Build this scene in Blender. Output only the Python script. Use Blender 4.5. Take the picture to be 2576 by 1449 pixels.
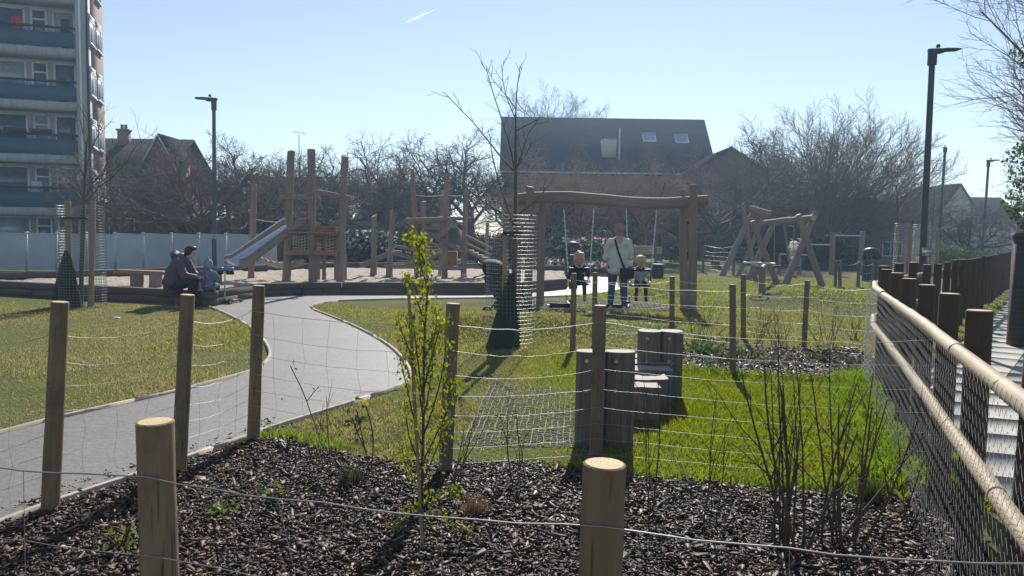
import bpy, math, random
import numpy as np
from mathutils import Vector, Matrix
R = math.radians
random.seed(7); rng = np.random.default_rng(7)
for o in list(bpy.data.objects): bpy.data.objects.remove(o)
scene = bpy.context.scene
COL = scene.collection

# ------------------------------------------------------------------ camera
W_REF, H_REF, F_REF = 2576.0, 1449.0, 1900.0
EYE = 1.5; PITCH = math.atan((724.5-588)/F_REF); ROLL = 0.015
cd = bpy.data.cameras.new('camera'); cam = bpy.data.objects.new('camera', cd); COL.objects.link(cam)
cd.sensor_width = 36; cd.lens = F_REF/W_REF*36; cd.clip_start = 0.05; cd.clip_end = 6000
_X = Vector((1,0,0)); _F = Vector((0,math.cos(PITCH),-math.sin(PITCH))); _U = Vector((0,math.sin(PITCH),math.cos(PITCH)))
_r = _X*math.cos(ROLL)+_U*math.sin(ROLL); _u = _U*math.cos(ROLL)-_X*math.sin(ROLL)
cam.matrix_world = Matrix(((_r.x,_u.x,-_F.x,0),(_r.y,_u.y,-_F.y,0),(_r.z,_u.z,-_F.z,EYE),(0,0,0,1)))
scene.camera = cam
scene.render.resolution_x = 1024; scene.render.resolution_y = 576

# ------------------------------------------------------------------ sky, sun, exposure
SUN_AZ = R(8.7); SUN_EL = R(36)
w = bpy.data.worlds.new('World'); scene.world = w; w.use_nodes = True
nt = w.node_tree; bg = nt.nodes['Background']
sky = nt.nodes.new('ShaderNodeTexSky'); sky.sky_type = 'NISHITA'; sky.sun_disc = False
sky.sun_elevation = SUN_EL; sky.sun_rotation = SUN_AZ
sky.air_density = 1.0; sky.dust_density = 0.05; sky.ozone_density = 1.6
tn = nt.nodes.new('ShaderNodeMix'); tn.data_type = 'RGBA'; tn.blend_type = 'MULTIPLY'; tn.inputs[0].default_value = 1; tn.inputs[7].default_value = (0.98, 0.97, 1.0, 1)
hs = nt.nodes.new('ShaderNodeHueSaturation'); hs.inputs['Saturation'].default_value = 0.82
nt.links.new(sky.outputs[0], tn.inputs[6]); nt.links.new(tn.outputs[2], hs.inputs['Color']); nt.links.new(hs.outputs[0], bg.inputs[0]); bg.inputs[1].default_value = 0.098
sd = bpy.data.lights.new('sun', 'SUN'); sd.energy = 5.0; sd.angle = R(0.55); sd.color = (1,0.95,0.87)
sun = bpy.data.objects.new('sun', sd); COL.objects.link(sun)
S = Vector((math.sin(SUN_AZ)*math.cos(SUN_EL), math.cos(SUN_AZ)*math.cos(SUN_EL), math.sin(SUN_EL)))
sun.rotation_euler = S.to_track_quat('Z','Y').to_euler(); sun.location = (0,0,40)
vs = scene.view_settings; vs.view_transform = 'Standard'; vs.look = 'None'; vs.exposure = 0.4; vs.gamma = 1; vs.use_curve_mapping = False
scene.cycles.max_bounces = 8; scene.cycles.transparent_max_bounces = 12

# ------------------------------------------------------------------ surveying helpers (site measured from the camera stand point)
def ray(u, v):
    px, py = u-W_REF/2, H_REF/2-v
    a = px*math.cos(ROLL)-py*math.sin(ROLL); b = px*math.sin(ROLL)+py*math.cos(ROLL)
    return _X*a+_U*b+_F*F_REF
def G(u, v, z=0.0):
    d = ray(u, v); t = (z-EYE)/d.z
    return Vector((d.x*t, d.y*t, z))
def at(u, v, Y):
    d = ray(u, v); t = Y/d.y
    return Vector((d.x*t, Y, EYE+d.z*t))
def V(*a): return Vector(a)

# ------------------------------------------------------------------ mesh building
def norm(a): return a/np.maximum(np.linalg.norm(a, axis=-1, keepdims=True), 1e-9)
def tubes_np(P, Rr, n):
    """P (N,k,3), Rr (N,k): open tubes with n sides, vectorised -> verts, quads, grain"""
    N, k, _ = P.shape
    T = np.empty_like(P)
    T[:,1:-1] = P[:,2:]-P[:,:-2] if k > 2 else 0
    T[:,0] = P[:,1]-P[:,0]; T[:,-1] = P[:,-1]-P[:,-2]
    T = norm(T)
    mean = norm(P[:,-1]-P[:,0])
    ref = np.where(np.abs(mean[:,2:3])>0.8, np.array([[1.,0,0]]), np.array([[0,0,1.]]))
    ref = np.repeat(ref[:,None,:], k, 1)
    A = norm(np.cross(T, ref)); B = np.cross(T, A)
    ang = np.arange(n)*2*math.pi/n
    c, s = np.cos(ang), np.sin(ang)
    ring = (A[:,:,None,:]*c[None,None,:,None]+B[:,:,None,:]*s[None,None,:,None])*Rr[:,:,None,None]
    Vt = (P[:,:,None,:]+ring).reshape(-1,3)
    L = np.concatenate([np.zeros((N,1)), np.cumsum(np.linalg.norm(P[:,1:]-P[:,:-1],axis=2),axis=1)],1)
    gr = np.empty((N,k,n,3)); gr[...,0] = Rr[:,:,None]*c; gr[...,1] = Rr[:,:,None]*s; gr[...,2] = L[:,:,None]
    base = (np.arange(N)*k*n)[:,None,None]+(np.arange(k-1)*n)[None,:,None]
    j = np.arange(n)[None,None,:]; j2 = (np.arange(n)+1)%n
    a = base+j; b = base+j2[None,None,:]; 
    q = np.stack([a, b, b+n, a+n], -1).reshape(-1,4)
    return Vt, q, gr.reshape(-1,3)

ORG = {}
class MB:
    def __init__(s): s.v=[]; s.f=[]; s.g=[]; s.m=[]; s.c=[]; s.n=0; s.col=(1,1,1)
    def add(s, v, faces, g=None, mi=0, col=None):
        v = np.asarray(v, float).reshape(-1,3)
        s.v.append(v); s.g.append(v.copy() if g is None else np.asarray(g,float))
        cc = np.asarray(s.col if col is None else col, float)
        s.c.append(np.broadcast_to(cc, v.shape) if cc.ndim==1 else cc)
        for fa in (faces if isinstance(faces, list) else [faces]):
            fa = np.asarray(fa, int)
            if fa.size:
                s.f.append(fa+s.n); s.m.append(np.full(len(fa), mi, int))
        s.n += len(v); return s
    def box(s, c, size, rz=0, ax=None, mi=0, col=None):
        hx,hy,hz = size[0]/2,size[1]/2,size[2]/2
        p = np.array([[x,y,z] for z in(-hz,hz) for y in(-hy,hy) for x in(-hx,hx)])
        if ax is not None: p = p@np.array([list(a) for a in ax])
        elif rz:
            cz,sz = math.cos(rz),math.sin(rz); p = p@np.array([[cz,sz,0],[-sz,cz,0],[0,0,1]])
        g = p.copy()
        return s.add(p+np.array(c), [[[0,2,3,1],[4,5,7,6],[0,1,5,4],[2,6,7,3],[0,4,6,2],[1,3,7,5]]], g, mi, col)
    def beam(s, a, b, wd, h, up=(0,0,1), mi=0, col=None):
        a,b = Vector(a),Vector(b); z = (b-a); L = z.length; z.normalize()
        x = z.cross(Vector(up)); x = x.normalized() if x.length>1e-4 else Vector((1,0,0)); y = x.cross(z)
        hx,hy = wd/2,h/2
        p = np.array([[i,j,k] for k in(0,L) for j in(-hy,hy) for i in(-hx,hx)])
        q = p@np.array([list(x),list(y),list(z)])+np.array(a)
        return s.add(q, [[[0,2,3,1],[4,5,7,6],[0,1,5,4],[2,6,7,3],[0,4,6,2],[1,3,7,5]]], p, mi, col)
    def tubes(s, P, Rr, n=3, mi=0, col=None):
        v,q,g = tubes_np(np.asarray(P,float), np.asarray(Rr,float), n); return s.add(v,q,g,mi,col)
    def tube(s, pts, rad, n=6, caps=True, mi=0, capmi=None, col=None):
        P = np.array([list(p) for p in pts],float)[None]; k = P.shape[1]
        Rr = np.full((1,k), rad, float) if np.isscalar(rad) else np.array(rad,float)[None]
        v,q,g = tubes_np(P,Rr,n); s.add(v,q,g,mi,col)
        if caps:
            cm = mi if capmi is None else capmi
            for i,flip in ((0,True),(k-1,False)):
                r = v[i*n:(i+1)*n]; c = r.mean(0); gg = g[i*n:(i+1)*n]; gc = gg.mean(0)
                t = [[n,(j+1)%n,j] if flip else [n,j,(j+1)%n] for j in range(n)]
                s.add(np.vstack([r,c]), [t], np.vstack([gg,gc]), cm, col)
        return s
    def log(s, a, b, r, r2=None, n=12, wob=0.03, slant=0, capmi=1, step=0.16, bend=0.0):
        """a natural round log from a to b with an uneven surface, chamfered ends"""
        a,b = np.array(list(a),float),np.array(list(b),float); L = np.linalg.norm(b-a); r2 = r if r2 is None else r2
        k = max(4,int(L/step)); t = np.linspace(0,1,k)
        off = np.cumsum(rng.normal(0,1,(k,3)),0); off -= off[0]+(off[-1]-off[0])*t[:,None]
        P = a+(b-a)*t[:,None]+off*wob*r*0.9
        P[:,2] += bend*np.sin(t*math.pi*2.2)
        rr = (r+(r2-r)*t)*(1+rng.normal(0,wob,k))
        v,q,g = tubes_np(P[None],rr[None],n)
        ph = rng.uniform(0,6,3); an = np.tile(np.arange(n),k)*2*math.pi/n
        c = np.repeat(P,n,0); z = np.repeat(t*L,n)
        v = c+(v-c)*(1+wob*1.2*(np.sin(2*an+ph[0]+z*1.7)+.6*np.sin(3*an+ph[1]-z*2.3)))[:,None]
        if slant:
            top = v[-n:]; d = (top-P[-1])@np.array([math.cos(ph[2]),math.sin(ph[2]),0]); v[-n:] += ((b-a)/L)[None]*(d*slant)[:,None]
        s.add(v,q,g,0)
        for i,flip in ((0,True),(k-1,False)):
            rg = v[i*n:(i+1)*n]; cc = rg.mean(0); ax = (b-a)/L*(r*.06)*(-1 if flip else 1)
            inner = cc+(rg-cc)*0.9+ax; gg = np.stack([np.cos(an[:n])*r*.9,np.sin(an[:n])*r*.9,np.zeros(n)],1)
            qd = [[j,(j+1)%n,n+(j+1)%n,n+j] for j in range(n)]
            if flip: qd = [x[::-1] for x in qd]
            s.add(np.vstack([rg,inner]),[qd],np.vstack([gg/.9,gg]),0)
            t2 = [[n,(j+1)%n,j] if flip else [n,j,(j+1)%n] for j in range(n)]
            s.add(np.vstack([inner,inner.mean(0)]),[t2],np.vstack([gg,gg.mean(0)]),capmi)
        return s
    def ell(s, c, r, rot=None, nu=14, nv=9, mi=0, col=None):
        v=[[0,0,1]]
        for i in range(1,nv):
            th=math.pi*i/nv
            for j in range(nu):
                ph=2*math.pi*j/nu; v.append([math.sin(th)*math.cos(ph),math.sin(th)*math.sin(ph),math.cos(th)])
        v.append([0,0,-1]); v=np.array(v)*np.array(r)
        if rot is not None: v=v@np.array(rot.transposed())
        tri=[[0,1+j,1+(j+1)%nu] for j in range(nu)]; e=len(v)-1; b=1+(nv-2)*nu
        tri+=[[e,b+(j+1)%nu,b+j] for j in range(nu)]
        qd=[[1+i*nu+j,1+(i+1)*nu+j,1+(i+1)*nu+(j+1)%nu,1+i*nu+(j+1)%nu] for i in range(nv-2) for j in range(nu)]
        return s.add(v+np.array(list(c)),[tri,qd],None,mi,col)
    def limb(s, pts, rad, n=10):
        pts=[Vector(p) for p in pts]; rad=[rad]*len(pts) if np.isscalar(rad) else rad
        s.tube(pts,rad,n)
        for p,r in zip(pts,rad): s.ell(p,(r,r,r),None,10,7)
        return s
    def lathe(s, c, prof, n=16, mi=0):
        P=np.array([[c[0],c[1],c[2]+z] for r,z in prof]); 
        an=np.arange(n)*2*math.pi/n; k=len(prof)
        v=np.array([[c[0]+r*math.cos(a),c[1]+r*math.sin(a),c[2]+z] for r,z in prof for a in an])
        q=[[i*n+j,i*n+(j+1)%n,(i+1)*n+(j+1)%n,(i+1)*n+j] for i in range(k-1) for j in range(n)]
        s.add(v,[q],None,mi)
        for i,fl in((0,True),(k-1,False)):
            s.add(np.vstack([v[i*n:(i+1)*n],[[c[0],c[1],c[2]+prof[i][1]]]]),[[[n,(j+1)%n,j] if fl else [n,j,(j+1)%n] for j in range(n)]],None,mi)
        return s
    def poly(s, pts, mi=0):
        s.add(np.array([list(p) for p in pts]),[],None,mi); n=len(pts)
        s.f.append([list(range(s.n-n,s.n))]); s.m.append(np.array([mi])); return s
    def build(s, name, mat, parent=None, org=None, smooth=False):
        v=np.concatenate(s.v); g=np.concatenate(s.g); c=np.concatenate(s.c)
        o_=np.array(list(ORG[parent.name] if parent is not None else (org if org is not None else (0,0,0))),float)
        me=bpy.data.meshes.new(name)
        loops=[];starts=[];tot=0;ml=[]
        for fa,m in zip(s.f,s.m):
            if isinstance(fa,list):
                for x in fa: loops.append(np.array(x)); starts.append(np.array([tot])); tot+=len(x)
            else:
                k=fa.shape[1]; loops.append(fa.ravel()); starts.append(tot+np.arange(len(fa))*k); tot+=fa.size
            ml.append(m)
        loops=np.concatenate(loops).astype(np.int32); starts=np.concatenate(starts).astype(np.int32); ml=np.concatenate(ml).astype(np.int32)
        me.vertices.add(len(v)); me.vertices.foreach_set('co',(v-o_).astype(np.float32).ravel())
        me.loops.add(len(loops)); me.loops.foreach_set('vertex_index',loops)
        me.polygons.add(len(starts)); me.polygons.foreach_set('loop_start',starts)
        me.polygons.foreach_set('material_index',ml)
        if smooth: me.polygons.foreach_set('use_smooth',np.ones(len(starts),bool))
        me.update(calc_edges=True)
        at_=me.attributes.new('grain','FLOAT_VECTOR','POINT'); at_.data.foreach_set('vector',g.astype(np.float32).ravel())
        if not np.allclose(c,1):
            ac=me.attributes.new('tint','FLOAT_COLOR','POINT'); ac.data.foreach_set('color',np.hstack([c,np.ones((len(c),1))]).astype(np.float32).ravel())
        for m in (mat if isinstance(mat,(list,tuple)) else [mat]): me.materials.append(m)
        o=bpy.data.objects.new(name,me); COL.objects.link(o)
        if parent is not None: o.parent=parent
        else: o.location=Vector(o_)
        ORG[o.name]=Vector(o_); return o

def tag(o, label=None, cat=None, group=None, kind=None):
    if label: o['label']=label
    if cat: o['category']=cat
    if group: o['group']=group
    if kind: o['kind']=kind
    return o
def thing(name, loc, label, cat, group=None):
    o=bpy.data.objects.new(name,None); COL.objects.link(o); o.location=loc; o.empty_display_size=.2
    ORG[o.name]=Vector(loc); return tag(o,label,cat,group)
def copy_tree(o, parent=None):
    c=o.copy(); COL.objects.link(c); c.parent=parent
    for k in list(o.children): copy_tree(k,c)
    return c
def inpoly(x,y,poly):
    r=np.zeros(len(x),bool); n=len(poly); j=n-1
    for i in range(n):
        xi,yi=poly[i][0],poly[i][1]; xj,yj=poly[j][0],poly[j][1]
        cnd=((yi>y)!=(yj>y))&(x<(xj-xi)*(y-yi)/(yj-yi+1e-12)+xi); r^=cnd; j=i
    return r
def smoothline(pts, it=2):
    p=[Vector(q) for q in pts]
    for _ in range(it):
        q=[p[0]]
        for a,b in zip(p[:-1],p[1:]): q+=[a.lerp(b,.25),a.lerp(b,.75)]
        q.append(p[-1]); p=q
    return p

# ------------------------------------------------------------------ materials
def nodes(name):
    m=bpy.data.materials.new(name); m.use_nodes=True; t=m.node_tree
    return m,t,t.nodes['Principled BSDF'],t.nodes['Material Output']
def coord(t, kind, scale=(1,1,1)):
    mp=t.nodes.new('ShaderNodeMapping'); mp.inputs['Scale'].default_value=scale
    if kind=='grain':
        a=t.nodes.new('ShaderNodeAttribute'); a.attribute_name='grain'; src=a.outputs['Vector']
        oi=t.nodes.new('ShaderNodeObjectInfo'); vm=t.nodes.new('ShaderNodeVectorMath'); vm.operation='MULTIPLY_ADD'
        cb=t.nodes.new('ShaderNodeCombineXYZ')
        for i in range(3): t.links.new(oi.outputs['Random'],cb.inputs[i])
        vm.inputs[1].default_value=(37,53,71); t.links.new(cb.outputs[0],vm.inputs[0]); t.links.new(src,vm.inputs[2]); src=vm.outputs[0]
    elif kind=='world':
        gm=t.nodes.new('ShaderNodeNewGeometry'); src=gm.outputs['Position']
    else:
        tc=t.nodes.new('ShaderNodeTexCoord'); src=tc.outputs['Object']
    t.links.new(src,mp.inputs['Vector']); return mp.outputs[0]
def noise(t, vec, scale, detail=5, rough=.6):
    n=t.nodes.new('ShaderNodeTexNoise'); n.inputs['Scale'].default_value=scale; n.inputs['Detail'].default_value=detail; n.inputs['Roughness'].default_value=rough
    t.links.new(vec,n.inputs['Vector']); return n.outputs['Fac']
def ramp(t, fac, stops):
    r=t.nodes.new('ShaderNodeValToRGB'); e=r.color_ramp.elements
    while len(e)<len(stops): e.new(.5)
    for x,(p,c) in zip(e,stops): x.position=p; x.color=(*c,1)
    t.links.new(fac,r.inputs[0]); return r.outputs[0]
def mixc(t, a, b, fac, mode='MIX'):
    m=t.nodes.new('ShaderNodeMix'); m.data_type='RGBA'; m.blend_type=mode
    for i,x in ((0,fac),(6,a),(7,b)):
        if hasattr(x,'links') : t.links.new(x,m.inputs[i])
        else: m.inputs[i].default_value = x if i==0 else (*x,1)
    return m.outputs[2]
def bump(t, b, h, strength, dist=.02):
    n=t.nodes.new('ShaderNodeBump'); n.inputs['Strength'].default_value=strength; n.inputs['Distance'].default_value=dist
    t.links.new(h,n.inputs['Height']); t.links.new(n.outputs[0],b.inputs['Normal'])
def pm(name, c1, c2=None, scale=6, rough=.75, bmp=.25, stretch=(1,1,1), kind='object', metal=0, tint=False, spec=.4, dist=.01, lo=.35, hi=.65):
    m,t,b,o=nodes(name); c2=c2 or tuple(x*.7 for x in c1)
    vec=coord(t,kind,stretch); n=noise(t,vec,scale)
    n2=noise(t,vec,scale*.17,3); 
    c=ramp(t,n,[(lo,c2),(hi,c1)])
    c=mixc(t,c,ramp(t,n2,[(.35,tuple(x*.7 for x in c1)),(.65,tuple(min(1,x*1.12) for x in c1))]),.4)
    if tint:
        a=t.nodes.new('ShaderNodeAttribute'); a.attribute_name='tint'; c=mixc(t,c,a.outputs['Color'],1.0,'MULTIPLY')
    t.links.new(c,b.inputs['Base Color']); b.inputs['Roughness'].default_value=rough; b.inputs['Metallic'].default_value=metal
    b.inputs['Specular IOR Level'].default_value=spec
    if bmp: bump(t,b,n,bmp,dist)
    return m
def leafmat(name, trans=.5, rough=.45, glossy=.08, base=(1,1,1)):
    m,t,b,o=nodes(name); t.nodes.remove(b)
    a=t.nodes.new('ShaderNodeAttribute'); a.attribute_name='tint'
    col=mixc(t,a.outputs['Color'],base,1.0,'MULTIPLY')
    d=t.nodes.new('ShaderNodeBsdfDiffuse'); tr=t.nodes.new('ShaderNodeBsdfTranslucent'); g=t.nodes.new('ShaderNodeBsdfGlossy'); g.inputs['Roughness'].default_value=rough
    g.inputs['Color'].default_value=(.9,.9,.9,1)
    t.links.new(col,d.inputs[0])
    hs=t.nodes.new('ShaderNodeHueSaturation'); hs.inputs['Value'].default_value=1.25; hs.inputs['Saturation'].default_value=1.1; t.links.new(col,hs.inputs['Color']); t.links.new(hs.outputs[0],tr.inputs[0])
    m1=t.nodes.new('ShaderNodeMixShader'); m1.inputs[0].default_value=trans; t.links.new(d.outputs[0],m1.inputs[1]); t.links.new(tr.outputs[0],m1.inputs[2])
    m2=t.nodes.new('ShaderNodeMixShader'); m2.inputs[0].default_value=glossy; t.links.new(m1.outputs[0],m2.inputs[1]); t.links.new(g.outputs[0],m2.inputs[2])
    t.links.new(m2.outputs[0],o.inputs[0]); return m
def brickmat(name, c1, c2, mortar, scale=1.0):
    m,t,b,o=nodes(name); tc=t.nodes.new('ShaderNodeTexCoord'); mp=t.nodes.new('ShaderNodeMapping'); mp.inputs['Rotation'].default_value=(R(90),0,0)
    t.links.new(tc.outputs['Object'],mp.inputs[0])
    bt=t.nodes.new('ShaderNodeTexBrick'); bt.inputs['Scale'].default_value=scale; bt.inputs['Color1'].default_value=(*c1,1); bt.inputs['Color2'].default_value=(*c2,1); bt.inputs['Mortar'].default_value=(*mortar,1)
    bt.inputs['Brick Width'].default_value=.225; bt.inputs['Row Height'].default_value=.075; bt.inputs['Mortar Size'].default_value=.008
    t.links.new(mp.outputs[0],bt.inputs['Vector'])
    n=noise(t,tc.outputs['Object'],.8,4); c=mixc(t,bt.outputs[0],ramp(t,n,[(.3,tuple(x*.6 for x in c1)),(.7,c1)]),.45)
    t.links.new(c,b.inputs['Base Color']); b.inputs['Roughness'].default_value=.9; bump(t,b,bt.outputs['Fac'],-.3,.01); return m
M={}
M['post']=pm('treated_timber',(.27,.185,.11),(.16,.105,.062),9,.85,.35,(3,3,.35),'grain')
# dark drying cracks and knots on the round posts
_t=M['post'].node_tree; _b=_t.nodes['Principled BSDF']
_v=coord(_t,'grain',(26,26,1.1)); _n=noise(_t,_v,3,2,.5); _k=coord(_t,'grain',(9,9,3.2)); _vo=_t.nodes.new('ShaderNodeTexVoronoi'); _vo.inputs['Scale'].default_value=1.0; _t.links.new(_k,_vo.inputs['Vector'])
_c=mixc(_t,_b.inputs['Base Color'].links[0].from_socket,(.06,.038,.022),ramp(_t,_n,[(.60,(0,0,0)),(.70,(.75,.75,.75))]))
_c=mixc(_t,_c,(.07,.04,.022),ramp(_t,_vo.outputs['Distance'],[(.10,(.85,.85,.85)),(.20,(0,0,0))]))
_m=coord(_t,'grain',(2.2,2.2,1.4)); _c=mixc(_t,_c,(.085,.075,.05),ramp(_t,noise(_t,_m,4,4,.6),[(.5,(0,0,0)),(.72,(.6,.6,.6))])); _t.links.new(_c,_b.inputs['Base Color'])
M['endgrain']=pm('end_grain',(.62,.47,.27),(.45,.32,.17),30,.8,.2,(1,1,1),'grain')
# annual rings on the end grain
_t=M['endgrain'].node_tree; _b=_t.nodes['Principled BSDF']; _wv=_t.nodes.new('ShaderNodeTexWave'); _wv.wave_type='RINGS'; _wv.rings_direction='Z'; _wv.inputs['Scale'].default_value=28; _wv.inputs['Distortion'].default_value=1.5
_a=_t.nodes.new('ShaderNodeAttribute'); _a.attribute_name='grain'; _t.links.new(_a.outputs['Vector'],_wv.inputs['Vector'])
_c=mixc(_t,_b.inputs['Base Color'].links[0].from_socket,ramp(_t,_wv.outputs['Fac'],[(.2,(.42,.28,.14)),(.7,(.68,.53,.31))]),.55); _t.links.new(_c,_b.inputs['Base Color'])
M['darkpost']=pm('dark_stained_timber',(.085,.055,.035),(.05,.033,.022),8,.85,.3,(3,3,.4),'grain')
M['rail']=pm('pale_peeled_rail',(.50,.41,.28),(.33,.26,.165),7,.7,.3,(3,3,.5),'grain')
M['robinia']=pm('weathered_log_timber',(.29,.225,.185),(.18,.14,.115),7,.8,.4,(3,3,.3),'grain')
M['robinia_end']=pm('pale_log_end',(.52,.42,.32),(.38,.29,.21),25,.8,.2,(1,1,1),'grain')
M['orange']=pm('orange_larch_board',(.33,.19,.105),(.22,.125,.068),8,.75,.3,(1,1,1),'grain')
M['sleeper']=pm('dark_timber_sleeper',(.13,.10,.085),(.07,.055,.05),8,.85,.5,(1,1,.25),'grain')
M['greylog']=pm('grey_weathered_timber',(.21,.175,.148),(.085,.07,.06),11,.92,1.0,(4,4,.22),'grain',spec=.15,lo=.40,hi=.60)
M['greylog_sunlit_top']=pm('grey_timber_sunlit_top',(.38,.335,.285),(.25,.22,.185),20,.75,.3,(1,1,1),'grain')  # same timber made paler for the tops, sunlight put into the colour
M['bark']=pm('grey_brown_bark',(.16,.13,.105),(.09,.072,.06),5,.9,.5,(3,3,.6),'grain')
M['redtwig']=pm('reddish_twig_bark',(.34,.24,.18),(.2,.14,.105),5,.85,.3,(3,3,.6),'grain')
M['paletwig']=pm('pale_twig_bark',(.25,.2,.155),(.14,.11,.085),5,.9,.3,(3,3,.6),'grain')
M['fairer']=pm('very_fair_hair',(.62,.48,.28),(.42,.3,.16),40,.55,.5,(1,1,.3))
M['netwire']=pm('dull_netting_wire',(.22,.23,.24),(.14,.145,.15),40,.5,.0,(1,1,1),'grain',metal=.6)
M['brownstem']=pm('brown_shrub_stem',(.12,.075,.045),(.07,.045,.03),9,.8,.3,(3,3,.6),'grain')
M['wire']=pm('galvanised_wire',(.40,.41,.42),(.28,.29,.30),40,.5,.0,(1,1,1),'grain',metal=.7)
M['blackwire']=pm('dull_steel_mesh',(.34,.35,.36),(.2,.21,.22),40,.42,.0,(1,1,1),'grain',metal=.8)
M['steel']=pm('brushed_steel',(.60,.61,.63),(.48,.49,.5),12,.3,.05,(1,1,8),'grain',metal=1)
M['lamp']=pm('dark_grey_painted_steel',(.075,.078,.085),(.05,.052,.058),6,.45,.05)
M['black']=pm('black_plastic',(.018,.018,.02),(.012,.012,.014),12,.5,.1)
M['blackcloth']=pm('black_fabric',(.022,.024,.03),(.014,.015,.02),60,.9,.3)
M['green_bag']=pm('dark_green_canvas',(.014,.035,.022),(.009,.024,.015),9,.75,.4,dist=.02)
M['green_plastic']=pm('dark_green_plastic',(.018,.05,.032),(.012,.035,.024),10,.5,.1)
M['stake']=pm('sawn_stake',(.36,.27,.15),(.25,.18,.10),10,.85,.3,(3,3,.4),'grain')
M['white']=pm('white_upvc',(.78,.79,.80),(.7,.71,.72),4,.4,.02)
M['concrete']=pm('painted_concrete',(.46,.47,.47),(.26,.28,.29),2.2,.85,.2,(3,3,.35),lo=.3,hi=.6)
M['bluepanel']=pm('blue_grey_balcony_panel',(.04,.115,.185),(.028,.085,.145),.8,.5,.05)
M['fence_white']=pm('pale_blue_grey_steel_fence',(.55,.61,.66),(.40,.46,.51),1.5,.55,.1)
M['dark']=pm('dark_interior',(.03,.035,.045),(.02,.02,.03),2,.8,0)
M['roof']=pm('brown_roof_tile',(.05,.042,.042),(.03,.026,.027),3,.85,.4,(1,1,5),spec=0)
M['roof_grey']=pm('slate_grey_roof_tile',(.035,.038,.045),(.022,.024,.03),3,.8,.4,(1,1,5),spec=0)
M['brick_red']=brickmat('red_brick',(.21,.085,.06),(.15,.06,.045),(.25,.22,.2))
M['brick_tan']=brickmat('tan_brick',(.26,.17,.125),(.2,.125,.09),(.28,.24,.2))
M['brick_pink']=brickmat('pinkish_brick',(.36,.24,.2),(.3,.19,.16),(.4,.36,.33))
M['brick_dark']=brickmat('dark_brown_brick',(.06,.043,.035),(.045,.032,.027),(.08,.07,.06))
M['render']=pm('cream_render',(.6,.58,.53),(.48,.46,.42),1,.9,.1)
M['skin']=pm('skin',(.55,.34,.25),(.48,.28,.2),8,.55,.05)
M['blond']=pm('fair_hair',(.36,.25,.14),(.2,.13,.07),40,.55,.5,(1,1,.3))
M['darkhair']=pm('dark_brown_hair',(.03,.02,.014),(.018,.012,.01),40,.5,.5,(1,1,.3))
M['cream']=pm('cream_fleece',(.68,.65,.60),(.54,.51,.46),25,.95,.4,dist=.02)
M['jeans']=pm('blue_denim',(.045,.10,.19),(.03,.065,.125),30,.9,.2)
M['navy']=pm('navy_fabric',(.018,.022,.036),(.012,.014,.022),30,.85,.3)
M['mauve']=pm('mauve_puffer',(.105,.07,.10),(.08,.055,.08),20,.6,.3)
M['greyblue']=pm('pale_blue_knit',(.26,.34,.36),(.18,.25,.27),50,.95,.5)
M['pattern']=pm('navy_patterned_jersey',(.22,.24,.34),(.03,.035,.08),38,.9,.1,lo=.48,hi=.55)
M['teal']=pm('teal_trousers',(.06,.15,.18),(.04,.11,.13),30,.85,.2)
M['palegrey']=pm('pale_grey_fleece',(.5,.5,.52),(.36,.36,.4),30,.95,.3)
M['shoe']=pm('pale_blue_trainer',(.35,.42,.5),(.25,.3,.38),20,.7,.1)
M['blue']=pm('bright_blue_plastic',(.06,.25,.55),(.045,.2,.45),5,.4,.05)
M['red']=pm('red_plastic',(.5,.05,.06),(.4,.04,.05),5,.4,.05)
M['rope']=pm('pale_rope',(.55,.47,.35),(.36,.29,.2),60,.9,.6,(1,1,1),'grain')
M['mat']=pm('weathered_rubber_grid',(.30,.29,.24),(.18,.18,.14),9,.75,.2)
M['pink']=pm('pink_petals',(.6,.16,.2),(.5,.1,.14),9,.7,.1)
M['leaf']=leafmat('leaf',.5,.5,.035)
M['grass']=leafmat('grass_blades',.6,.45,.04)
M['petal']=leafmat('petal',.4,.6,.02)
def glassmat(name, c, rough=.08):
    m,t,b,o=nodes(name); vec=coord(t,'object',(1,1,1)); n=noise(t,vec,1.3,3)
    t.links.new(ramp(t,n,[(.35,tuple(x*.55 for x in c)),(.65,c)]),b.inputs['Base Color']); b.inputs['Roughness'].default_value=rough; b.inputs['Specular IOR Level'].default_value=.8
    return m
M['glass']=glassmat('window_glass',(.10,.16,.21))
M['glass_pale']=glassmat('window_glass_with_blind',(.36,.44,.5),.2)

# ------------------------------------------------------------------ ground
FLAT=[]; PATHPOLY=[]
MOUNDS=[(G(1300,838),2.3,.75,.30),(G(1520,812),1.6,.5,.17),(G(2090,768),2.4,1.0,.32),(G(1640,748),1.6,.7,.2),(G(1960,752),1.2,.6,.14),(G(1750,870),1.0,.5,.08)]
def hgt(x,y):
    z=np.zeros_like(x)
    for c,sx,sy,h in MOUNDS: z=z+h*np.exp(-((x-c.x)/sx)**2-((y-c.y)/sy)**2)
    far=np.clip((y-10.5)/3,0,1)*np.clip((13-np.abs(x-5))/3,0,1)*np.clip((26-y)/4,0,1)
    return (z+far*.02*(np.sin(x*2.1+y*.7)+np.sin(y*3.1-x*1.3)))*flat_near(x,y)
def flat_near(x,y):
    if not FLAT: return 1.0
    P=np.array([(p.x,p.y) for p in FLAT]); sh=x.shape; xf,yf=x.ravel(),y.ravel(); d=np.full(len(xf),9.)
    for px,py in P: d=np.minimum(d,np.hypot(xf-px,yf-py))
    f=np.clip((d-.35)/.9,0,1); f[inpoly(xf,yf,[tuple(p) for p in PATHPOLY])]=0
    return f.reshape(sh)
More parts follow.
